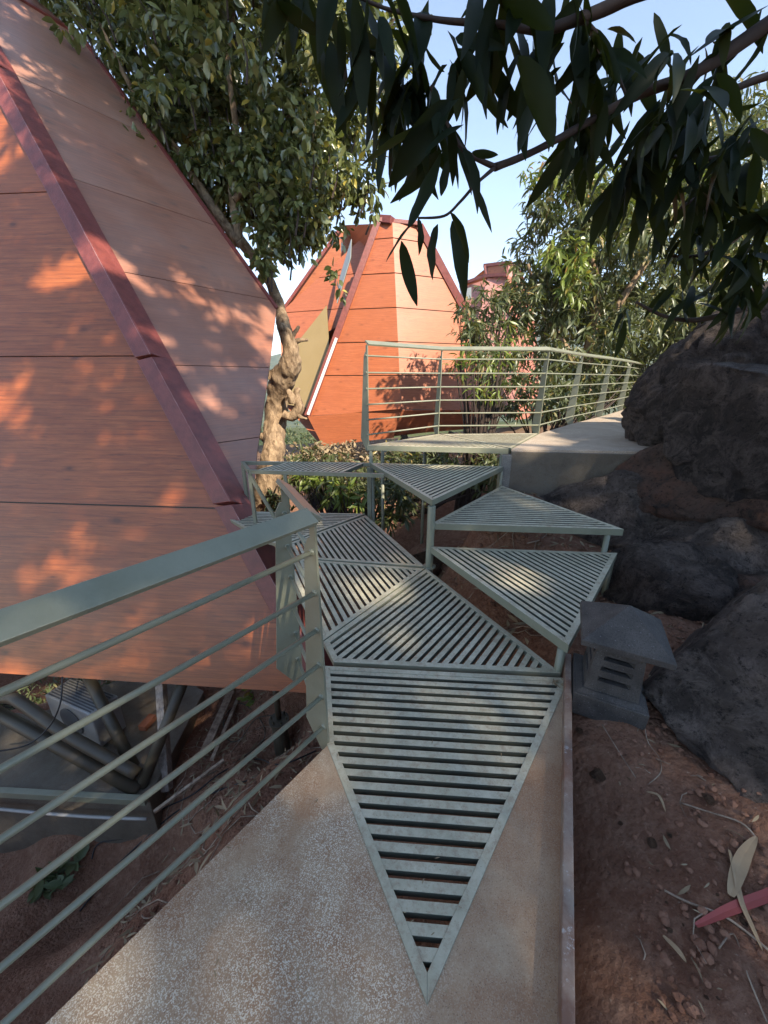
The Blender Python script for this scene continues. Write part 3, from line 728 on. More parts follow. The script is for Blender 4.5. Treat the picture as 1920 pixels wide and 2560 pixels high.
for a_, b_ in (((805, 1118, 15.4), (855, 1230, 14.5)), ((1010, 1090, 15), (960, 1260, 14)), ((1010, 1090, 15), (1090, 1260, 15)), ((1130, 1080, 15.6), (1050, 1260, 15))):
    m = MB(); m.tube([UD(*a_), UD(*b_)], .13, 12); m.build('strut', M['pipe'], cab2, smooth=True)

# ---- third cabin
cab3 = empty('cabin', (5.5, 27, 0)); tag(cab3, 'distant pale pink cabin with red trimmed flat cap, half hidden behind dark leaves', 'cabin')
a3 = [UD(1222, 690, 26), UD(1268, 686, 25), UD(1290, 1050, 21), UD(1262, 1040, 21.2), UD(1180, 850, 24)]
facet('wall', cab3, a3, [1+1.5*k for k in range(8)], M['wood_glare'], gap=.03)
facet('wall', cab3, [UD(1268, 686, 25), UD(1330, 740, 27), UD(1360, 1040, 24), UD(1290, 1050, 21)], [1+1.5*k for k in range(8)], M['wood_far'], gap=.03)
facet('wall', cab3, [UD(1155, 715, 27), UD(1222, 700, 26.4), UD(1195, 860, 25), UD(1170, 830, 26)], [], M['wood_glare'])
facet('cap_wall', cab3, [UD(1212, 668, 26), UD(1267, 660, 25), UD(1267, 690, 25), UD(1208, 694, 26)], [], M['wood_far'])
facet('cap_wall', cab3, [UD(1267, 660, 25), UD(1300, 668, 26), UD(1300, 700, 26), UD(1267, 690, 25)], [], M['wood_glare'])
facet('window', cab3, [UD(1163, 722, 25.9), UD(1178, 718, 25.7), UD(1178, 745, 25.4), UD(1163, 752, 25.6)], [], M['glass'])
for p_, q_ in (((1210, 664, 26), (1267, 657, 25)), ((1267, 657, 25), (1302, 666, 26)), ((1267, 657, 24.95), (1267, 692, 24.95)), ((1209, 690, 25.9), (1267, 686, 24.9)), ((1150, 712, 27), (1210, 690, 26)), ((1152, 712, 26.9), (1180, 850, 24.9)), ((1220, 700, 25.9), (1212, 664, 25.9))):
    m = MB(); m.bar(UD(*p_), UD(*q_), .16, .16); m.build('edge_trim', M['red'], cab3)
m = MB(); rg = [p+Vector((.1, .3, 0)) for p in (UD(1155, 715, 27), UD(1212, 668, 26.3), UD(1300, 668, 26.5), UD(1330, 740, 27.5), UD(1360, 1040, 24.5), UD(1262, 1040, 21.6), UD(1180, 850, 24.6))]; kk = Vector((9, 30, 3))
m.add(rg+[kk], [(i, (i+1) % 7, 7) for i in range(7)], [(p.x, p.z) for p in rg+[kk]]); m.build('shell', M['wood_far'], cab3)

# ================================================================== BOULDERS
def boulder(c, R, rot, label, mat='rock', seed=0, amp=.16, sub=5, flat=0.0, group='boulders on the right bank'):
    import bmesh
    bm = bmesh.new(); bmesh.ops.create_icosphere(bm, subdivisions=sub, radius=1.0)
    sd = Vector((seed*3.7, seed*1.3, seed*5.1)); mr_ = Matrix.Rotation(rot[2], 3, 'Z') @ Matrix.Rotation(rot[1], 3, 'Y') @ Matrix.Rotation(rot[0], 3, 'X')
    planes = []
    rr = random.Random(seed)
    rounded = amp < .1; na = 1.0 if rounded else .42
    for _ in range(16 if rounded else 13):
        d_ = Vector((rr.gauss(0, 1), rr.gauss(0, 1), rr.gauss(0, .9))).normalized(); planes.append((d_, rr.uniform(.74, .97) if rounded else rr.uniform(.60, .88)))
    for v in bm.verts:
        p = v.co.copy()
        wob = Vector((noise.noise(p*2+sd), noise.noise(p*2+sd*2), noise.noise(p*2-sd)))*(.10 if rounded else .035)
        for d_, k in planes:
            e_ = (p+wob).dot(d_)-k
            if e_ > 0: p -= d_*e_*.96
        cr = noise.noise(p*1.6+sd*1.7+wob*3); cr2 = noise.noise(p*2.7-sd)
        n_ = noise.fractal(p*1.1+sd, .9, 2.0, 3)*amp*.9*na+na*noise.ridged_multi_fractal(p*2.6+sd, .9, 2.1, 5, 1.0, 2.0)*amp*.22+noise.fractal(p*6+sd, .55, 2.1, 5)*amp*.42*(1 if rounded else .5)-.05*math.exp(-(cr/.035)**2)-.028*math.exp(-(cr2/.03)**2)
        v.co = p*(1+n_)
        v.co = mr_ @ Vector((v.co.x*R[0], v.co.y*R[1], v.co.z*R[2]))
    me_ = bpy.data.meshes.new('boulder'); bm.to_mesh(me_); bm.free(); me_.materials.append(M[mat]); me_.polygons.foreach_set('use_smooth', [True]*len(me_.polygons))
    o = bpy.data.objects.new('boulder', me_); o.location = c; col.objects.link(o); tag(o, label, 'boulder', group); return o
boulder(UD(1950, 1025, 4.5), (1.62, 1.3, 1.30), (0, D2R(-24), D2R(12)), 'biggest dark rounded boulder, touching the concrete walkway', seed=2, amp=.09, sub=6)
boulder(UD(1960, 1105, 3.4), (1.08, .95, .82), (0, .2, .3), 'brown boulder at the right edge, leaning on the biggest one', seed=5, amp=.14)
boulder(UD(1855, 1262, 3.4), (1.12, .85, .62), (0, .1, -.2), 'long brown boulder below the one leaning on the biggest boulder', 'rock_red', seed=8, amp=.14)
boulder(UD(1555, 1315, 3.75), (.98, .70, .56), (D2R(-8), D2R(12), D2R(-20)), 'flat topped grey rock beside the middle grating step', 'rock_grey', seed=11, amp=.14)
boulder(UD(1850, 1420, 2.95), (1.02, .74, .56), (0, D2R(-6), D2R(-12)), 'wide dark boulder slab between the lantern and the right edge', 'rock_grey', seed=14, amp=.13, sub=6)
boulder(UD(1655, 1490, 2.70), (.52, .48, .48), (0, 0, .6), 'small dark rock between the lowest step and the wide slab boulder', 'rock', seed=17, amp=.15)
boulder((2.16, 1.42, .02), (1.0, .82, .74), (0, D2R(-14), D2R(30)), 'near sloping boulder to the right of the stone lantern', 'rock_grey', seed=21, amp=.11, sub=6)
boulder(UD(1880, 1575, 2.3), (.62, .46, .38), (0, 0, .2), 'reddish dusty rock behind the near sloping boulder', 'rock_red', seed=23, amp=.14)
boulder(UD(1700, 1345, 3.6), (.5, .46, .46), (0, 0, 1.2), 'dark wedge rock in the gap under the biggest boulder', 'rock', seed=37, amp=.15)
boulder((.42, 4.1, -.62), (.36, .22, .2), (0, .2, .4), 'tawny sunlit rock on the soil below the steps', 'stone_bit', seed=27, amp=.12, sub=4, group='rocks under the steps')
boulder((.1, 3.55, -.80), (.22, .2, .15), (0, .2, .4), 'small dusty rock lying under the highest grating step', 'rock_red', seed=29, amp=.14, sub=4, group='rocks under the steps')

# ================================================================== STONE LANTERN
def lantern(loc, rz, label, tilt=0):
    root = empty('stone_lantern', (0, 0, 0)); tag(root, label, 'lantern')
    def frus(m, z0, z1, a, b, c_=None): m.loft([[(-a, -a, z0), (a, -a, z0), (a, a, z0), (-a, a, z0)], [(-b, -b, z1), (b, -b, z1), (b, b, z1), (-b, b, z1)]])
    m = MB(); frus(m, -.08, .052, .165, .165); frus(m, .0525, .066, .158, .130); m.build('base', M['lantern'], root, bevel=.006)
    m = MB(); z0, z1 = .066, .345                       # body: four tapered walls with three slots each
    def wl(z): return .120-.020*(z-z0)/(z1-z0)
    rows = [z0, .125, .150, .185, .210, .245, .270, z1]
    for k in range(4):
        R_ = Matrix.Rotation(k*math.pi/2, 4, 'Z'); th = .03
        def blk(xa, xb, za, zb):
            def f(x, z_): w_ = wl(z_); return Vector((x*w_, -w_, z_))
            def g(x, z_): w_ = wl(z_)-th; return Vector((x*w_, -w_, z_))
            q = [f(xa, za), f(xb, za), f(xb, zb), f(xa, zb)]; q2 = [g(xa, za), g(xb, za), g(xb, zb), g(xa, zb)]
            m.loft([[R_@p for p in q], [R_@p for p in q2]])
        blk(-1, -.62, z0, z1); blk(.62, 1, z0, z1)
        for i in range(0, 7, 2): blk(-.62, .62, rows[i], rows[i+1])
    m.build('body', M['lantern'], root)
    m = MB(); m.loft([[(-.045, -.045, .07), (.045, -.045, .07), (.045, .045, .07), (-.045, .045, .07)], [(-.04, -.04, .34), (.04, -.04, .34), (.04, .04, .34), (-.04, .04, .34)]]); m.build('lamp_core', M['cable'], root)
    m = MB(); e_ = .188; z2 = .346
    m.loft([[(-e_+.02, -e_+.02, z2), (e_-.02, -e_+.02, z2), (e_-.02, e_-.02, z2), (-e_+.02, e_-.02, z2)], [(-e_, -e_, z2+.004), (e_, -e_, z2+.004), (e_, e_, z2+.004), (-e_, e_, z2+.004)],
            [(-e_, -e_, z2+.034), (e_, -e_, z2+.034), (e_, e_, z2+.034), (-e_, e_, z2+.034)], [(-.004, -.004, z2+.17), (.004, -.004, z2+.17), (.004, .004, z2+.17), (-.004, .004, z2+.17)]])
    m.build('roof', M['lantern'], root, bevel=.004)
    root.location = loc; root.rotation_euler = (0, tilt, rz); return root
lt1 = lantern((1.118, 1.535, .018), D2R(-25), 'dark speckled stone lantern with a pyramid roof standing on red soil by the kerb', D2R(2)); lt1.scale = (.95, .95, .95)

# second lantern far behind the boulder
lantern((5.1, 6.3, 1.49), D2R(10), 'distant stone lantern whose roof peeps over the biggest boulder', 0)
boulder((5.4, 6.5, .9), (1.1, .9, .62), (0, 0, .3), 'boulder carrying the distant lantern, behind the biggest boulder', seed=33, amp=.06, sub=4)

# ================================================================== TERRACE AND THINGS UNDER THE CABIN
zt_ = -2.7
tp = [U(-700, 1935, zt_), U(372, 1995, zt_), U(352, 1800, zt_), U(338, 1702, zt_), U(93, 1822, zt_), U(-500, 2000, zt_)]
tp[5] = Vector((-7, 4.2, zt_)); tp[4] = Vector((-4.6, 3.9, zt_)); tp[3] = Vector((-3.5, 4.9, zt_)); tp[2] = Vector((-2.55, 4.3, zt_))
m = MB(); m.prism(tp, (0, 0, -1.5)); o = m.build('terrace', M['wall_dark'], bevel=.01); tag(o, 'concrete terrace block under the near cabin, carrying the air conditioner', 'terrace')
m = MB(); A_, B_ = tp[0], tp[1]; dv_ = (B_-A_).normalized(); nv_ = Vector((dv_.y, -dv_.x, 0))
m.bar(A_+nv_*.032+Vector((0, 0, .01)), B_+nv_*.032+Vector((0, 0, .01)), .06, .08); o = m.build('edge_beam', M['metal'], bevel=.004); tag(o, 'bluish grey steel beam along the front lip of the terrace', 'beam')
m = MB(); pa = [A_.lerp(B_, t_)+nv_*.09+Vector((0, 0, -.17-.03*math.sin(t_*9))) for t_ in np.linspace(0, 1.0, 14)]; m.tube(smoothpath(pa, 3), .017, 8)
o = m.build('white_conduit', M['plastic'], smooth=True); tag(o, 'white plastic conduit sagging along the front of the terrace', 'pipe')
ac = empty('air_conditioner', U(215, 1870, zt_)); tag(ac, 'white air conditioner unit lying on the terrace behind the dark struts', 'air conditioner')
c_ = Vector(ac.location)+Vector((-.1, .25, 0)); ax = Vector((.9, -.35, 0)).normalized(); ay = Vector((.35, .9, 0)).normalized()
m = MB(); m.prism([c_+ax*a_+ay*b_+Vector((0, 0, .06)) for a_, b_ in ((-.42, -.16), (.42, -.16), (.42, .16), (-.42, .16))], (0, 0, .5)); m.build('casing', M['plastic'], ac, bevel=.015)
m = MB()
for k in range(9): m.bar(c_+ax*-.38+ay*(-.13+.032*k)+Vector((0, 0, .566)), c_+ax*.38+ay*(-.13+.032*k)+Vector((0, 0, .566)), .012, .008)
m.build('grille', M['grille'], ac)
m = MB(); fc = c_-ay*.165+Vector((0, 0, .31)); m.tube([fc, fc-ay*.01], .19, 28); m.build('fan_guard', M['grille'], ac)
for s_ in (-.3, .3):
    m = MB(); m.bar(c_+ax*s_-ay*.2+Vector((0, 0, .03)), c_+ax*s_+ay*.2+Vector((0, 0, .03)), .05, .05); m.build('foot', M['pipe'], ac)
a_ = U(420, 1960, -2.75); b_ = U(402, 1700, -1.9)
m = MB(); m.bar(U(418, 1975, -2.9), UD(402, 1695, 3.6), .09, .09, up=Vector((0, 1, 0))); o = m.build('timber_post', M['timber'], bevel=.006); tag(o, 'weathered grey timber post leaning at the terrace corner', 'post')
m = MB(); m.bar(U(508, 1885, -2.75), U(578, 1728, -2.7), .10, .03); o = m.build('plank', M['dry'], bevel=.004); tag(o, 'pale plank lying on the soil behind the near railing', 'plank')
m = MB(); m.bar(U(385, 2030, -2.75), U(560, 1900, -2.62), .035, .03); o = m.build('stick', M['dry'], bevel=.004); tag(o, 'long thin stick lying near the terrace corner', 'stick')
m = MB(); m.bar(U(530, 1900, -2.7), U(600, 1735, -2.8), .045, .03); o = m.build('plank', M['dry'], bevel=.004); tag(o, 'narrow brown lath lying to the right of the pale plank', 'plank')
m = MB(); bb = U(355, 1822, zt_+.04); m.bar(bb, bb+Vector((.03, .19, 0)), .10, .075); o = m.build('brick', M['brick'], bevel=.004); tag(o, 'orange brick lying on the terrace beside the timber post', 'brick')
def cable(pts, label, r=.008, mat='cable', sub=8):
    m = MB(); m.tube(smoothpath(pts, sub), r, 7); o = m.build('cable', M[mat], smooth=True); tag(o, label, 'cable', 'loose cables under the near cabin'); return o
def gp(u, v, z0=-2.4, it=14, lift=.015):     # ground point seen at a pixel
    z = z0
    for _ in range(it):
        p = U(u, v, z); z = .5*z+.5*gz(p.x, p.y)
    p = U(u, v, z); return Vector((p.x, p.y, gz(p.x, p.y)+lift))
cable([gp(*q) for q in ((790, 1880), (700, 1915), (640, 1900), (560, 1930), (480, 1990), (400, 2030), (340, 2090), (250, 2110), (230, 2150))], 'black cable running from under the path to the terrace foot')
cable([gp(*q) for q in ((690, 1790), (640, 1800), (600, 1850), (570, 1850), (560, 1800), (600, 1760), (650, 1800), (660, 1850), (600, 1900), (500, 1950), (420, 2000))], 'looped grey cable on the soil near the cabin pedestal', .006, 'pipe')
cable([gp(*q) for q in ((690, 1930), (600, 1960), (520, 1990), (430, 2040), (330, 2130), (280, 2180), (200, 2280))], 'black cable lying closest to the path edge', .009)
cable([UD(156, 1692, 3.3), UD(150, 1760, 3.1), UD(120, 1820, 3.0), UD(60, 1865, 2.9), UD(-60, 1885, 2.8)], 'black cable hanging from the cabin across the dark struts', .008)

# ================================================================== GROUND LITTER
def bits(n, region, s0, s1, name, mat, seed, flat=.6, kind='stuff'):
    r = random.Random(seed); m = MB()
    base = [Vector(p) for p in ((1, 0, 0), (-1, 0, 0), (0, 1, 0), (0, -1, 0), (0, 0, 1), (0, 0, -1))]
    fs = [(0, 2, 4), (2, 1, 4), (1, 3, 4), (3, 0, 4), (2, 0, 5), (1, 2, 5), (3, 1, 5), (0, 3, 5)]
    b2 = list(base); f2 = []
    for f in fs:
        ids = []
        for a_, b_ in ((0, 1), (1, 2), (2, 0)):
            q_ = (b2[f[a_]]+b2[f[b_]]).normalized(); b2.append(q_); ids.append(len(b2)-1)
        f2 += [(f[0], ids[0], ids[2]), (f[1], ids[1], ids[0]), (f[2], ids[2], ids[1]), tuple(ids)]
    for _ in range(n):
        x, y = region(r); s = s0+(s1-s0)*r.random()**3; z = gz(x, y)
        mt = Matrix.Rotation(r.random()*6, 3, 'Z') @ Matrix.Rotation(r.random()*.6, 3, 'X')
        m.add([Vector((x, y, z+s*.15)) + mt @ Vector((p.x*s*r.uniform(.8, 1.2), p.y*s*.8*r.uniform(.8, 1.2), p.z*s*flat*r.uniform(.8, 1.2))) for p in b2], f2)
    o = m.build(name, M[mat]); tag(o, kind=kind); return o
def reg_right(r):
    while True:
        y = r.uniform(.1, 2.6); x = r.uniform(.45+.45*y, 2.6)
        return x, y
def reg_left(r):
    y = r.uniform(.3, 4.2); x = r.uniform(-2.4, -.3); return x, y
def reg_mid(r): return r.uniform(-.4, 2.2), r.uniform(2.3, 4.6)
o = bits(5200, reg_right, .003, .019, 'soil_clods', 'clod', 1); tag(o, 'loose crumbly clods of red soil right of the path', 'soil clods')
o = bits(420, reg_right, .003, .013, 'pebbles', 'stone_bit', 2); tag(o, 'scattered light pebbles in the red soil', 'pebbles')
o = bits(1500, lambda r: reg_left(r) if r.random() < .5 else reg_mid(r), .008, .04, 'gravel', 'soil', 3); tag(o, 'crumbled soil under the cabin and the steps', 'gravel')
def litter(n, region, size, name, seed, label, mat='leafD', tm=T_SLIM):
    r = random.Random(seed); P = []; Dd = []; S_ = []
    for _ in range(n):
        x, y = region(r); a_ = r.random()*6.28; P.append((x, y, gz(x, y)+.012)); Dd.append((math.cos(a_), math.sin(a_), r.uniform(-.05, .15))); S_.append(size*r.uniform(.4, 1.3))
    o = leafmesh(name, M[mat], None, tm, P, Dd, S_, rolls=rng.normal(0, .25, n)); tag(o, label, 'leaf litter', kind='stuff')
litter(330, reg_right, .045, 'leaf_litter', 4, 'small straw and dry leaf scraps on the red soil')
litter(1500, lambda r: reg_left(r) if r.random() < .6 else reg_mid(r), .12, 'fallen_leaves', 5, 'fallen dry leaves below the cabin and steps')
P0 = []; D0_ = []; S0 = []; rr_ = random.Random(41)
for _ in range(46):
    u_, v_ = rr_.uniform(500, 1395), rr_.uniform(1700, 2540); q_ = U(u_, v_, .004)
    if u_ < 820 and v_ < 2560-(u_-110)*.98: continue
    P0.append(tuple(q_)); a_ = rr_.random()*6.28; D0_.append((math.cos(a_), math.sin(a_), .05)); S0.append(rr_.uniform(.006, .022))
for _ in range(16): q_ = U(rr_.uniform(1365, 1405), rr_.uniform(1690, 1712), .006); P0.append(tuple(q_)); a_ = rr_.random()*6.28; D0_.append((math.cos(a_), math.sin(a_), .3)); S0.append(rr_.uniform(.02, .05))
o = leafmesh('leaf_scraps', M['leafD'], None, T_SLIM, P0, D0_, S0); tag(o, 'dry leaf scraps lying on the path and the nearest grating', 'leaf litter', kind='stuff')
# twigs
r_ = random.Random(9)
m = MB()
for _ in range(70):
    x, y = reg_right(r_); a_ = r_.random()*6.28; L_ = r_.uniform(.03, .14)
    pts = [Vector((x+math.cos(a_+.3*k)*L_*k/3, y+math.sin(a_+.3*k)*L_*k/3, 0)) for k in range(4)]
    for p in pts: p.z = gz(p.x, p.y)+.006
    m.tube(pts, [.0022, .002, .0016, .001], 5)
for _ in range(160):
    x, y = reg_left(r_) if r_.random() < .6 else reg_mid(r_); a_ = r_.random()*6.28; L_ = r_.uniform(.1, .5)
    pts = [Vector((x+math.cos(a_+.3*k)*L_*k/3, y+math.sin(a_+.3*k)*L_*k/3, 0)) for k in range(4)]
    for p in pts: p.z = gz(p.x, p.y)+.015
    m.tube(pts, [.006, .005, .004, .003], 5)
o = m.build('twig_litter', M['dry']); tag(o, 'fine dry twigs strewn over the soil', 'twigs', kind='stuff')
def gpr(u, v): return gp(u, v, 0.0, lift=.008)
def single(nm, pxs, wid, mat, label, cat):
    P_ = [gpr(*q) for q in pxs]; P_ = smoothpath(P_, 5); n_ = len(P_); m = MB(); L_ = []; R_ = []; C_ = []
    for i, p in enumerate(P_):
        t_ = (P_[min(i+1, n_-1)]-P_[max(0, i-1)]).normalized(); s_ = t_.cross(Vector((0, 0, 1))).normalized(); ww = wid*max(.04, math.sin(math.pi*min(1, .08+.9*i/(n_-1)))**.7)
        L_.append(p+s_*ww+Vector((0, 0, .007))); R_.append(p-s_*ww+Vector((0, 0, .005))); C_.append(p+Vector((0, 0, .004)))
    low = [p-Vector((0, 0, .0012)) for p in C_]
    rings = [[L_[i], C_[i], R_[i], R_[i]-Vector((0, 0, .0012)), low[i], L_[i]-Vector((0, 0, .0012))] for i in range(n_)]
    m.loft(rings); o = m.build(nm, M[mat], smooth=False); tag(o, label, cat); return o
single('dry_leaf', ((1824, 2245), (1840, 2190), (1860, 2140), (1888, 2098)), .020, 'straw', 'broad straw coloured dry leaf on the soil at the lower right', 'leaf')
single('dry_leaf', ((1820, 2130), (1835, 2190), (1850, 2260), (1880, 2330), (1902, 2382)), .008, 'straw', 'long narrow folded dry blade crossing the red leaf', 'leaf')
single('red_leaf', ((1738, 2320), (1800, 2290), (1860, 2265), (1925, 2240), (1990, 2200), (2080, 2150)), .015, 'leafR', 'pointed red leaf at the right edge of the soil', 'leaf')
single('dry_leaf', ((1655, 2345), (1690, 2380), (1712, 2412)), .008, 'straw', 'small curled dry leaf in the middle of the soil', 'leaf')
single('dry_leaf', ((1615, 1985), (1645, 1995), (1662, 2035)), .006, 'straw', 'bent pale leaf scrap below the stone lantern', 'leaf')
def twig(pxs, r, label):
    m = MB(); m.tube(smoothpath([gpr(*q) for q in pxs], 5), r, 6); o = m.build('twig', M['dry'], smooth=True); tag(o, label, 'twig', 'single twigs on the red soil')
twig(((1700, 2010), (1760, 2030), (1850, 2060), (1890, 2100)), .003, 'brown curved twig running towards the broad dry leaf')
twig(((1505, 1815), (1545, 1880), (1588, 1947)), .0022, 'thin pale straight twig right below the lantern base')
twig(((1612, 1825), (1620, 1860), (1648, 1900), (1650, 1935), (1618, 1965)), .0018, 'fine curved rootlet hanging below the lantern base')
twig(((1660, 2230), (1720, 2260), (1800, 2290), (1860, 2330), (1920, 2380)), .0035, 'dark wavy twig passing under the red leaf')
twig(((1795, 2375), (1830, 2338), (1855, 2400), (1870, 2450), (1915, 2560)), .0022, 'long bent grass stalk at the lower right corner')
twig(((1640, 1900), (1700, 1925), (1755, 1946)), .0022, 'straight pale stalk pointing at the near sloping boulder')
for (u, v, s, lab) in ((1495, 1940, .040, 'triangular ochre stone lying in the soil below the lantern'), (1628, 2108, .022, 'flat brown stone in the middle of the soil'), (1448, 1830, .020, 'round grey stone touching the kerb below the lantern'), (1770, 2000, .026, 'brown angular clod below the near sloping boulder')):
    p = gpr(u, v); b_ = boulder(p, (s, s*.8, s*.45), (0, 0, u), lab, 'stone_bit', seed=u, amp=.2, sub=3, group='loose stones on the soil'); b_.name = 'stone'; b_['category'] = 'stone'

# ================================================================== CROOKED TREE (left)
TD = 8.8
treeA = empty('tree', UD(672, 1400, TD)); tag(treeA, 'gnarled leafy tree with a crooked sunlit trunk between the two front cabins', 'tree')
tpx = [(655, 1420, 45), (664, 1300, 40), (671, 1219, 34), (683, 1130, 27), (688, 1060, 26), (692, 1000, 27), (706, 950, 30), (726, 915, 27), (729, 885, 20), (718, 845, 17), (708, 806, 16), (697, 765, 14), (680, 717, 13), (660, 679, 13), (600, 600, 12)]
def cdep(p): return p.y*CT-(p.z-EYE)*ST
pth = [UD(u, v, TD+(.25*math.sin(v*.02))) for u, v, _ in tpx]; rad = [w_*cdep(p)/F for p, (_, _, w_) in zip(pth, tpx)]
m = MB(); m.tube(smoothpath(pth, 8), smoothr(rad, 8), 28, jit=.20, freq=5.5); m.build('trunk', M['bark'], treeA, smooth=True)
def limb(par, pxr, D, mat='bark', jit=.25, nm='limb', dd=0.0):
    P_ = [UD(u, v, D+dd*i) for i, (u, v, _) in enumerate(pxr)]; R_ = [w_*cdep(p)/F for p, (_, _, w_) in zip(P_, pxr)]
    m = MB(); m.tube(smoothpath(P_, 5), smoothr(R_, 5), 12, jit=jit, freq=6); m.build(nm, M[mat], par, smooth=True)
limb(treeA, [(708, 1035, 10), (728, 1040, 13), (748, 1020, 14), (740, 985, 9), (748, 970, 4)], TD-.1)
limb(treeA, [(730, 1010, 9), (728, 990, 10), (718, 975, 5)], TD-.2); limb(treeA, [(745, 1038, 7), (755, 1044, 4), (768, 1047, 2)], TD-.15)
limb(treeA, [(690, 930, 11), (676, 938, 9), (671, 948, 7)], TD-.05); limb(treeA, [(672, 1100, 14), (655, 1090, 10), (650, 1085, 7)], TD)
limb(treeA, [(722, 870, 9), (745, 852, 6), (770, 850, 3)], TD-.1); limb(treeA, [(716, 860, 10), (738, 830, 5), (748, 815, 2.5)], TD-.2)
limb(treeA, [(700, 815, 10), (722, 830, 7), (728, 850, 6)], TD-.3)
for L_ in ([(600, 610, 13), (520, 500, 11), (430, 360, 9), (330, 220, 6), (250, 60, 3)], [(600, 610, 12), (580, 480, 10), (590, 330, 8), (570, 150, 6), (600, -60, 3)], [(630, 660, 9), (700, 560, 7), (760, 420, 5), (800, 250, 3)], [(585, 500, 7), (680, 380, 6), (740, 230, 4), (760, 60, 3)], [(650, 640, 6), (730, 600, 4), (800, 560, 3), (860, 520, 2)]):
    limb(treeA, L_, TD, dd=.12)
def el(u, v, D, r, ry=None, rz=None): return (tuple(UD(u, v, D)), (r, ry or r, rz or r))
eA = [el(430, 150, 9.6, 2.0), el(600, 330, 9.3, 1.75), el(800, 240, 9.4, 1.45), el(740, 470, 9.0, 1.15), el(640, 560, 9.2, .75, .7, .55), el(850, 580, 8.7, .70, .6, .55), el(900, 420, 9.2, .55, .6, .8), el(540, 420, 9.6, 1.3), el(690, 640, 8.9, .45, .5, .5), el(770, 560, 8.8, .8, .7, .6), el(900, 570, 8.6, .45, .4, .4), el(850, 650, 8.5, .35, .4, .4), el(845, 690, 8.4, .2, .2, .15),
      el(240, -20, 9.8, 1.1), el(610, 520, 8.3, .7, .4, .55), el(560, 430, 8.3, .85, .4, .75), el(650, 610, 8.25, .42, .35, .30), el(655, 665, 8.3, .34, .3, .26), el(700, 520, 8.3, .6, .4, .5), el(600, 300, 8.4, .9, .4, .9), el(600, -60, 9.6, 2.0), el(860, 60, 9.6, 1.4), el(420, 300, 10.2, 1.1)]
P_, D_, S_, C_ = clumps(eA, 2300, 19, .27, .18, droop=.7, thr=-.20, fr=.9, shell=.35, seed=3)
leafmesh('crown', M['leafA'], treeA, T_OVAL, P_, D_, S_)
m = MB()
for c_ in C_[::5]:
    c_ = Vector(c_); q_ = Vector((c_.x*.9-.2, c_.y, c_.z-.5)); m.tube([q_, (q_+c_)/2+Vector((.05, 0, .05)), c_], [.02, .014, .007], 5, cap=False)
o = m.build('twigs', M['twig'], treeA); o['kind'] = 'stuff'

# ================================================================== MANGO TREE (middle right)
treeB = empty('mango_tree', (5.2, 10.8, -.3)); tag(treeB, 'tall mango tree with pale new leaves, behind the upper walkway on the right', 'tree')
limb(treeB, [(1455, 1090, 26), (1458, 1000, 20), (1470, 900, 16), (1490, 780, 12), (1480, 640, 8), (1440, 500, 4)], 10.8)
limb(treeB, [(1462, 960, 14), (1400, 850, 9), (1350, 760, 6), (1320, 660, 3)], 10.8); limb(treeB, [(1475, 860, 13), (1560, 740, 8), (1640, 620, 5)], 10.9)
eB = [el(1500, 640, 11, 1.9), el(1420, 520, 11, 1.15, 1.1, 1.0), el(1370, 630, 10.6, 1.0), el(1350, 760, 10.4, .95), el(1460, 820, 10.4, 1.3), el(1650, 640, 12, 2.2), el(1600, 820, 11, 1.4), el(1330, 900, 9.8, .7), el(1430, 940, 9.9, .8), el(1720, 780, 11.5, 1.3), el(1800, 500, 13, 2.4)]
P_, D_, S_, C_ = clumps(eB, 2000, 15, .22, .24, droop=.7, thr=-.32, fr=.8, shell=.5, seed=8)
leafmesh('crown', M['leafB'], treeB, T_MANGO_S, P_, D_, S_)
eN = [el(1400, 640, 9.7, .75, .4, .35), el(1440, 690, 9.5, .4, .3, .5), el(1420, 450, 10.4, .9, .5, .4), el(1640, 460, 11, 1.4, .6, .8), el(1560, 540, 10.6, .8, .5, .6)]
P_, D_, S_, C_ = clumps(eN, 230, 14, .16, .24, droop=.9, thr=-.5, seed=12); leafmesh('new_leaves', M['leafN'], treeB, T_MANGO_S, P_, D_, S_)

def bush(nm, lab, ells, n, leaves, size, mat, seed, rad=.16, tmpl=T_MANGO_S, droop=.5, cat='shrub', group=None, stems=None, kind=None, thr=-.3):
    b = empty(nm, (ells[0][0][0], ells[0][0][1], gz(ells[0][0][0], ells[0][0][1]) if abs(ells[0][0][0]) < 20 and ells[0][0][1] < 25 else ells[0][0][2]-ells[0][1][2])); tag(b, lab, cat, group)
    P_, D_, S_, C_ = clumps(ells, n, leaves, rad, size, droop, thr=thr, seed=seed)
    leafmesh('foliage', M[mat], b, tmpl, P_, D_, S_)
    m = MB(); bl_ = Vector(b.location)
    for c_ in C_[::max(1, len(C_)//24)]:
        c_ = Vector(c_); mdl = (c_+bl_)/2+Vector((.15*random.random(), 0, .1)); m.tube([bl_+Vector((random.uniform(-.2, .2), 0, 0)), mdl, c_], [.03, .02, .008], 6, cap=False)
    m.build('stems', M['twig'], b); return b
bush('mango_sapling', 'dark leaved sapling in front of the distant pink cabin', [el(1200, 790, 9.6, .55, .5, .6), el(1235, 900, 9.4, .65, .5, .8), el(1185, 850, 9.2, .4, .4, .5), el(1290, 760, 10, .6)], 210, 13, .19, 'leafB', 20, group='saplings behind the upper railing')
bush('mango_sapling', 'light green sapling poking between the rods of the upper railing', [el(1190, 905, 6.6, .38, .3, .3), el(1150, 900, 6.6, .2, .2, .12), el(1240, 860, 6.8, .28, .3, .4), el(1200, 985, 6.7, .4, .3, .2)], 62, 13, .15, 'leafN', 21, rad=.1, group='saplings behind the upper railing')
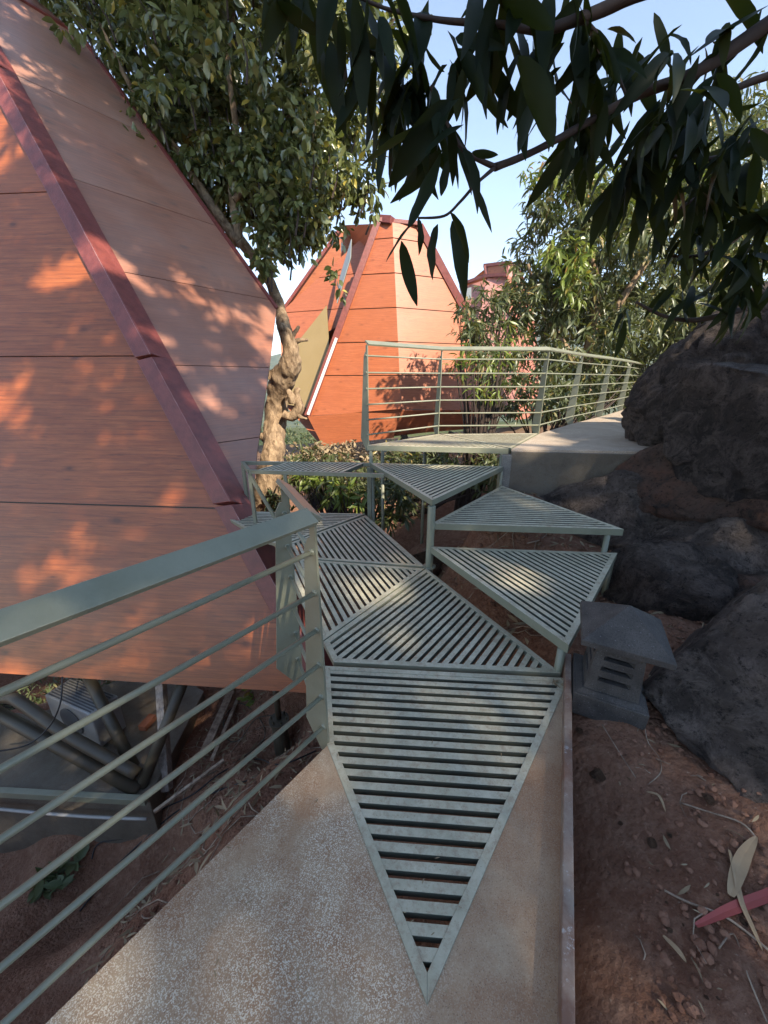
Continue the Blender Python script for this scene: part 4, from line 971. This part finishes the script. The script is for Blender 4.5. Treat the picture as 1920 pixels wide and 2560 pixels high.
bush('shrub', 'leafy shrub behind the right part of the upper railing', [el(1400, 1000, 8.8, .7, .6, .45), el(1520, 950, 10.5, .9, .6, .7)], 120, 13, .2, 'leafB', 22, group='shrubs below the upper walkway')
bush('shrub', 'dark shrub filling the space under the upper landing', [el(1010, 1170, 7.2, .8, .6, .45), el(1150, 1150, 7.4, .8, .6, .4), el(1230, 1170, 6.4, .4, .5, .4)], 210, 13, .17, 'leafB', 23, group='shrubs below the upper walkway')
bush('shrub', 'shrub with bright leaf rosettes below the open platform frame', [el(860, 1215, 6.2, .75, .5, .5), el(980, 1240, 5.6, .45, .4, .45), el(780, 1180, 7, .6, .5, .5)], 190, 13, .17, 'leafB', 24, group='shrubs below the upper walkway')
bush('shrub', 'young plant with glowing yellow green leaf rosettes under the open frame', [el(845, 1235, 5.5, .22, .2, .14), el(790, 1195, 5.9, .3, .2, .12), el(905, 1255, 5.3, .12, .1, .1)], 34, 11, .18, 'leafN', 25, rad=.06, group='shrubs below the upper walkway', thr=-.9)
bush('shrub', 'brownish brush on the slope between crooked tree and orange cabin', [el(800, 1150, 12, 1.1, .8, .55), el(900, 1150, 13, 1.2, .8, .6), el(960, 1150, 12, .8, .8, .4)], 200, 14, .16, 'leafD', 26, tmpl=T_OVAL, group='shrubs below the upper walkway')
bush('shrub', 'low foliage behind the base of the crooked trunk', [el(630, 1240, 11, 1.2, .8, .5), el(720, 1250, 8.4, .5, .6, .4)], 110, 14, .17, 'leafFar', 27, tmpl=T_OVAL, group='shrubs below the upper walkway')
bush('shrub', 'blue green brush on the slope behind the terrace', [el(120, 1760, 6.2, 1.5, .8, .5), el(-100, 1800, 6, 1.6, .8, .6), el(270, 1720, 6.2, .7, .6, .4)], 320, 13, .15, 'leafFar', 28, tmpl=T_SLIM, rad=.2)
bush('shrub', 'dense low mango regrowth closing the view under the far railing', [el(1360, 960, 11.5, 1.2, .6, .8), el(1500, 960, 13, 1.5, .6, 1.0), el(1620, 930, 14, 1.5, .6, 1.0), el(1280, 980, 10.5, .7, .5, .6)], 330, 13, .22, 'leafB', 35, group='shrubs below the upper walkway')
bush('hedge', 'sunny hedge of mango leaves behind the big boulder', [el(1650, 930, 11, 1.6, .8, .5), el(1800, 820, 10.5, 1.8, .8, 1.0), el(1900, 700, 11, 1.6, .8, 1.0)], 330, 13, .22, 'leafB', 29)
# small plants at the terrace foot
for (u, v, s, lab, sd) in ((150, 2190, .16, 'dusty small plant at the foot of the terrace wall', 31), (625, 1740, .10, 'tiny green seedling beside the cabin pedestal', 32), (430, 1722, .10, 'tiny green seedling beside the timber post', 34)):
    p = gp(u, v, -2.8); b = empty('seedling', p); tag(b, lab, 'plant')
    P_, D_, S_ = whorls([p+Vector((random.uniform(-s, s), random.uniform(-s, s), random.uniform(0, s))) for _ in range(7)], 7, s*1.0, .3, sd, up=.3)
    leafmesh('foliage', M['leafFar'] if sd == 31 else M['leafN'], b, T_OVAL, P_, D_, S_)
# valley trees seen through the gap
k = 0
for (u, v, D, r) in ((700, 1150, 40, 2.6), (735, 1120, 55, 3.5), (765, 1135, 48, 3.0), (640, 1180, 36, 2.6), (800, 1110, 60, 4), (720, 1180, 30, 2.0), (655, 1120, 70, 4.5)):
    c_ = UD(u, v, D); t_ = empty('valley_tree', (c_.x, c_.y, c_.z-r)); labs = ['hazy round tree in the valley just right of the crooked trunk', 'pale taller valley tree right of the crooked trunk', 'valley tree touching the lower tip of the orange cabin', 'valley tree left of the base of the crooked trunk', 'farther valley tree under the tip of the orange cabin', 'nearest small valley tree beside the crooked trunk', 'farthest valley tree seen left of the crooked trunk']
    tag(t_, labs[k], 'tree', 'trees in the valley'); P_, D_, S_, C_ = clumps([(tuple(c_), (r, r, r*.8)), (tuple(c_+Vector((r*.7, 0, -.3*r))), (r*.7, r*.7, r*.6))], 170, 14, r*.15, r*.13, .4, thr=-.4, seed=40+k)
    leafmesh('crown', M['leafFar'], t_, T_OVAL, P_, D_, S_)
    m = MB(); m.tube([(c_.x, c_.y, c_.z-r*2.6), (c_.x+.2, c_.y, c_.z)], [r*.09, r*.04], 8); m.build('trunk', M['bark'], t_); k += 1

# ================================================================== OVERHEAD MANGO TREE (foreground)
treeF = empty('mango_tree', (4.6, -1.6, .6)); tag(treeF, 'overhanging mango tree whose dark drooping leaves hang into the top right of the view', 'tree')
m = MB(); m.tube(smoothpath([(4.6, -1.6, .3), (4.5, -1.5, 1.8), (4.2, -1.2, 3.2), (4.3, -1.6, 5.0), (5.2, -3.2, 8.0), (6.2, -5.0, 10.4)], 6), smoothr([.34, .27, .25, .23, .19, .12], 6), 20, jit=.12, freq=3); m.build('trunk', M['bark'], treeF, smooth=True)
def br_(pxr, nm='branch'):
    P_ = [UD(u, v, D) for u, v, D, _ in pxr]; R_ = [w_*cdep(p)/F for p, (_, _, _, w_) in zip(P_, pxr)]
    m = MB(); m.tube(smoothpath(P_, 6), smoothr(R_, 6), 12, jit=.10, freq=14); m.build(nm, M['twig'], treeF, smooth=True); return P_
b1 = br_([(2400, -330, 1.6, 26), (2100, -60, 1.75, 22), (1920, 60, 1.8, 18), (1750, 175, 1.8, 14), (1600, 235, 1.8, 11), (1480, 300, 1.75, 9), (1390, 350, 1.7, 8), (1310, 390, 1.7, 8), (1238, 418, 1.65, 9)])
br_([(1238, 418, 1.65, 6.5), (1165, 380, 1.6, 5), (1125, 320, 1.6, 4.5), (1095, 260, 1.6, 4), (1078, 215, 1.6, 5)])
br_([(1238, 418, 1.65, 5), (1190, 460, 1.6, 4), (1150, 505, 1.6, 3.5), (1110, 540, 1.6, 3), (1045, 545, 1.6, 2.5)])
br_([(2300, -600, 1.2, 26), (1800, -120, 1.5, 20), (1560, 0, 1.6, 15), (1440, 50, 1.6, 12), (1350, 75, 1.6, 10), (1240, 60, 1.6, 8), (1100, 50, 1.6, 6), (960, 20, 1.6, 4), (850, -30, 1.6, 3), (720, -75, 1.6, 2)])
br_([(1460, 50, 1.6, 6), (1510, 110, 1.65, 4.5), (1545, 190, 1.7, 3.5), (1570, 250, 1.7, 2.5)])
br_([(2300, 80, 2.0, 14), (1920, 190, 2.1, 9), (1800, 240, 2.1, 6), (1700, 290, 2.1, 4)])
br_([(2300, 250, 2.2, 15), (1920, 330, 2.2, 9), (1840, 380, 2.2, 7), (1740, 400, 2.2, 5), (1640, 380, 2.2, 3)])
br_([(2300, 560, 2.4, 15), (1920, 560, 2.4, 8), (1820, 610, 2.4, 6), (1740, 640, 2.4, 4), (1680, 640, 2.4, 3)])
br_([(2300, 640, 2.5, 15), (1920, 740, 2.5, 8), (1850, 775, 2.5, 7), (1740, 800, 2.5, 6), (1660, 790, 2.5, 4), (1590, 755, 2.5, 3)])
br_([(2000, 300, 2.3, 10), (1880, 360, 2.3, 7), (1790, 460, 2.3, 5), (1700, 520, 2.3, 3)])
whp = [(1075, 212, 1.6, 13), (1040, 60, 1.6, 12), (1130, 70, 1.6, 10), (960, 20, 1.6, 11), (850, -30, 1.6, 10), (905, -60, 1.55, 9), (940, 70, 1.6, 8), (780, -50, 1.6, 8), (720, -70, 1.6, 6), (1010, 140, 1.6, 8), (860, 10, 1.6, 7), (1050, 545, 1.6, 3), (1120, 530, 1.6, 3), (1165, 380, 1.6, 5), (1125, 300, 1.6, 6), (1240, 60, 1.6, 7), (1190, 100, 1.62, 8), (1290, 150, 1.6, 2), (1350, 70, 1.62, 5), (1420, 40, 1.62, 6), (1180, -40, 1.6, 9), (1300, -60, 1.6, 9), (1430, -60, 1.6, 9),
       (1480, 80, 1.7, 9), (1500, 150, 1.7, 10), (1540, 190, 1.75, 9), (1570, 260, 1.75, 9), (1480, 295, 1.8, 3), (1600, 90, 1.7, 10), (1600, -40, 1.7, 9), (1700, 20, 1.75, 9), (1660, 160, 1.8, 7), (1720, 190, 1.8, 8), (1640, 250, 1.8, 8), (1800, 40, 1.8, 8), (1880, -20, 1.8, 9), (1800, 160, 1.85, 8), (1900, 170, 1.9, 9), (1780, 270, 2.0, 9), (1700, 290, 2.0, 9),
       (1640, 320, 2.0, 12), (1620, 400, 2.0, 11), (1560, 360, 2.0, 9), (1700, 380, 2.1, 12), (1760, 340, 2.1, 9), (1840, 300, 2.1, 12), (1900, 380, 2.2, 12), (1820, 430, 2.2, 12), (1740, 470, 2.2, 11), (1680, 520, 2.3, 9), (1650, 450, 2.1, 8), (1780, 540, 2.3, 12), (1880, 520, 2.3, 12), (1920, 600, 2.3, 12), (1840, 620, 2.4, 11), (1740, 640, 2.4, 8), (1690, 600, 2.4, 7), (1680, 690, 2.4, 7), (1760, 720, 2.4, 8), (1880, 700, 2.4, 11), (1590, 755, 2.5, 6), (1830, 740, 2.4, 9), (1920, 690, 2.3, 10), (1900, 440, 2.1, 11), (1960, 300, 2.0, 10), (1960, 520, 2.1, 10)]
Pa, Da, Sa = [], [], []
for i, (u, v, D, n_) in enumerate(whp):
    c_ = UD(u, v, D); jit = [c_+Vector((random.uniform(-.05, .05), random.uniform(-.12, .20), random.uniform(-.03, .03)))]
    p_, d_, s_ = whorls(jit, max(2, int(n_*.82+.5)), .225 if v < 600 else .215, 1.55, 100+i, spread=.035); Pa += p_; Da += d_; Sa += s_
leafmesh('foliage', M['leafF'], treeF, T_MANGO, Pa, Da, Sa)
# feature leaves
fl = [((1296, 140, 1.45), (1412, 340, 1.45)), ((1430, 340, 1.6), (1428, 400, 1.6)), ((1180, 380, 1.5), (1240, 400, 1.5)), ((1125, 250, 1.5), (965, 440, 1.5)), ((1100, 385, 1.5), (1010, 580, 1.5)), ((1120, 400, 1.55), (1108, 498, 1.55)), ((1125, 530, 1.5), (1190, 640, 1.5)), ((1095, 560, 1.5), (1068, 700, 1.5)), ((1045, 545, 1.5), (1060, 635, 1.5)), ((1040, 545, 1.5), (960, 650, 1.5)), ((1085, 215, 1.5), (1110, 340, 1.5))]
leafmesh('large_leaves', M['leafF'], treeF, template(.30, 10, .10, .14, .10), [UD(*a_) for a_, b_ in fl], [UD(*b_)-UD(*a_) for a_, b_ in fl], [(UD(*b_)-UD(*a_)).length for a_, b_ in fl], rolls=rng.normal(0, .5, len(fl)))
# unseen canopy added above and behind the viewer, shaped to shade the foreground
Pc = []; r_ = np.random.default_rng(77); SD = np.array(SUN)
while len(Pc) < 4300:
    x = r_.uniform(-4.5, 9.5); y = r_.uniform(-7.0, 4.6); z = r_.uniform(11.2, 13.2)
    lim = np.interp(x, [-5, 1.5, 3.0, 5.6, 6.4, 10], [5.0, 2.3, -.9, -.9, 1.0, .8])+.5*noise.noise(Vector((x, y, 0)))
    if y > lim: continue
    nn_ = noise.noise(Vector((x*.9, y*.9, 5)))
    if x < 1.5 and nn_ < -.24: continue
    Pc.append((x+4.55+.73*(z-12.1), y-6.15-.984*(z-12.1), z))
shade_band = [Vector((3.4, -1.0, 12)), Vector((1.5, 1.4, 12)), Vector((-4.2, 6.9, 12))]  # unseen leaf band placed to shade the near cabin's right facet
for _ in range(3600):
    k_ = r_.integers(0, 2); p = shade_band[k_].lerp(shade_band[k_+1], r_.random())+Vector((r_.uniform(-1.6, 1.6), r_.uniform(-1.6, 1.6), r_.uniform(-.9, .9)))
    if noise.noise(p*.8) > -.26: Pc.append(tuple(p))
P_, D_, S_ = whorls(Pc, 11, .32, .7, 300)
leafmesh('crown', M['leafB'], treeF, T_MANGO_S, P_, D_, S_)  # out-of-view leaves added for shade, apart from the overhanging branches
for (tx, ty, tz) in ((1.5, -4, 12), (4, -6, 12), (8, -9, 12.2), (11, -7, 12), (12, -10, 12), (6, -11, 12), (9, -6.5, 11.8), (3.4, -1, 11.8), (1.5, 1.4, 11.8), (-2.6, 5.4, 11.8)):
    m = MB(); s_ = Vector((6.1, -4.9, 10.2)); e_ = Vector((tx, ty, tz)); m.tube(smoothpath([s_, s_.lerp(e_, .4)+Vector((0, 0, .4)), e_], 6), smoothr([.05, .03, .012] if tx < 3.5 else [.12, .07, .03], 6), 10); m.build('limb', M['bark'], treeF, smooth=True)
# ================================================================== AIR
hb = MB(); hx = 3200.0
hb.loft([[(-hx, -150, -330), (hx, -150, -330), (hx, hx, -330), (-hx, hx, -330)], [(-hx, -150, 260), (hx, -150, 260), (hx, hx, 260), (-hx, hx, 260)]])
hm = bpy.data.materials.new('haze'); hm.use_nodes = True; ht = hm.node_tree; ht.nodes.clear()
ho = ht.nodes.new('ShaderNodeOutputMaterial'); hv = ht.nodes.new('ShaderNodeVolumePrincipled')
hv.inputs['Color'].default_value = (.80, .90, 1.0, 1); hv.inputs['Density'].default_value = 0.00030
ht.links.new(hv.outputs[0], ho.inputs['Volume'])
ob = hb.build('haze', hm); tag(ob, kind='stuff')
print('faces', sum(len(o.data.polygons) for o in col.objects if o.type == 'MESH'))
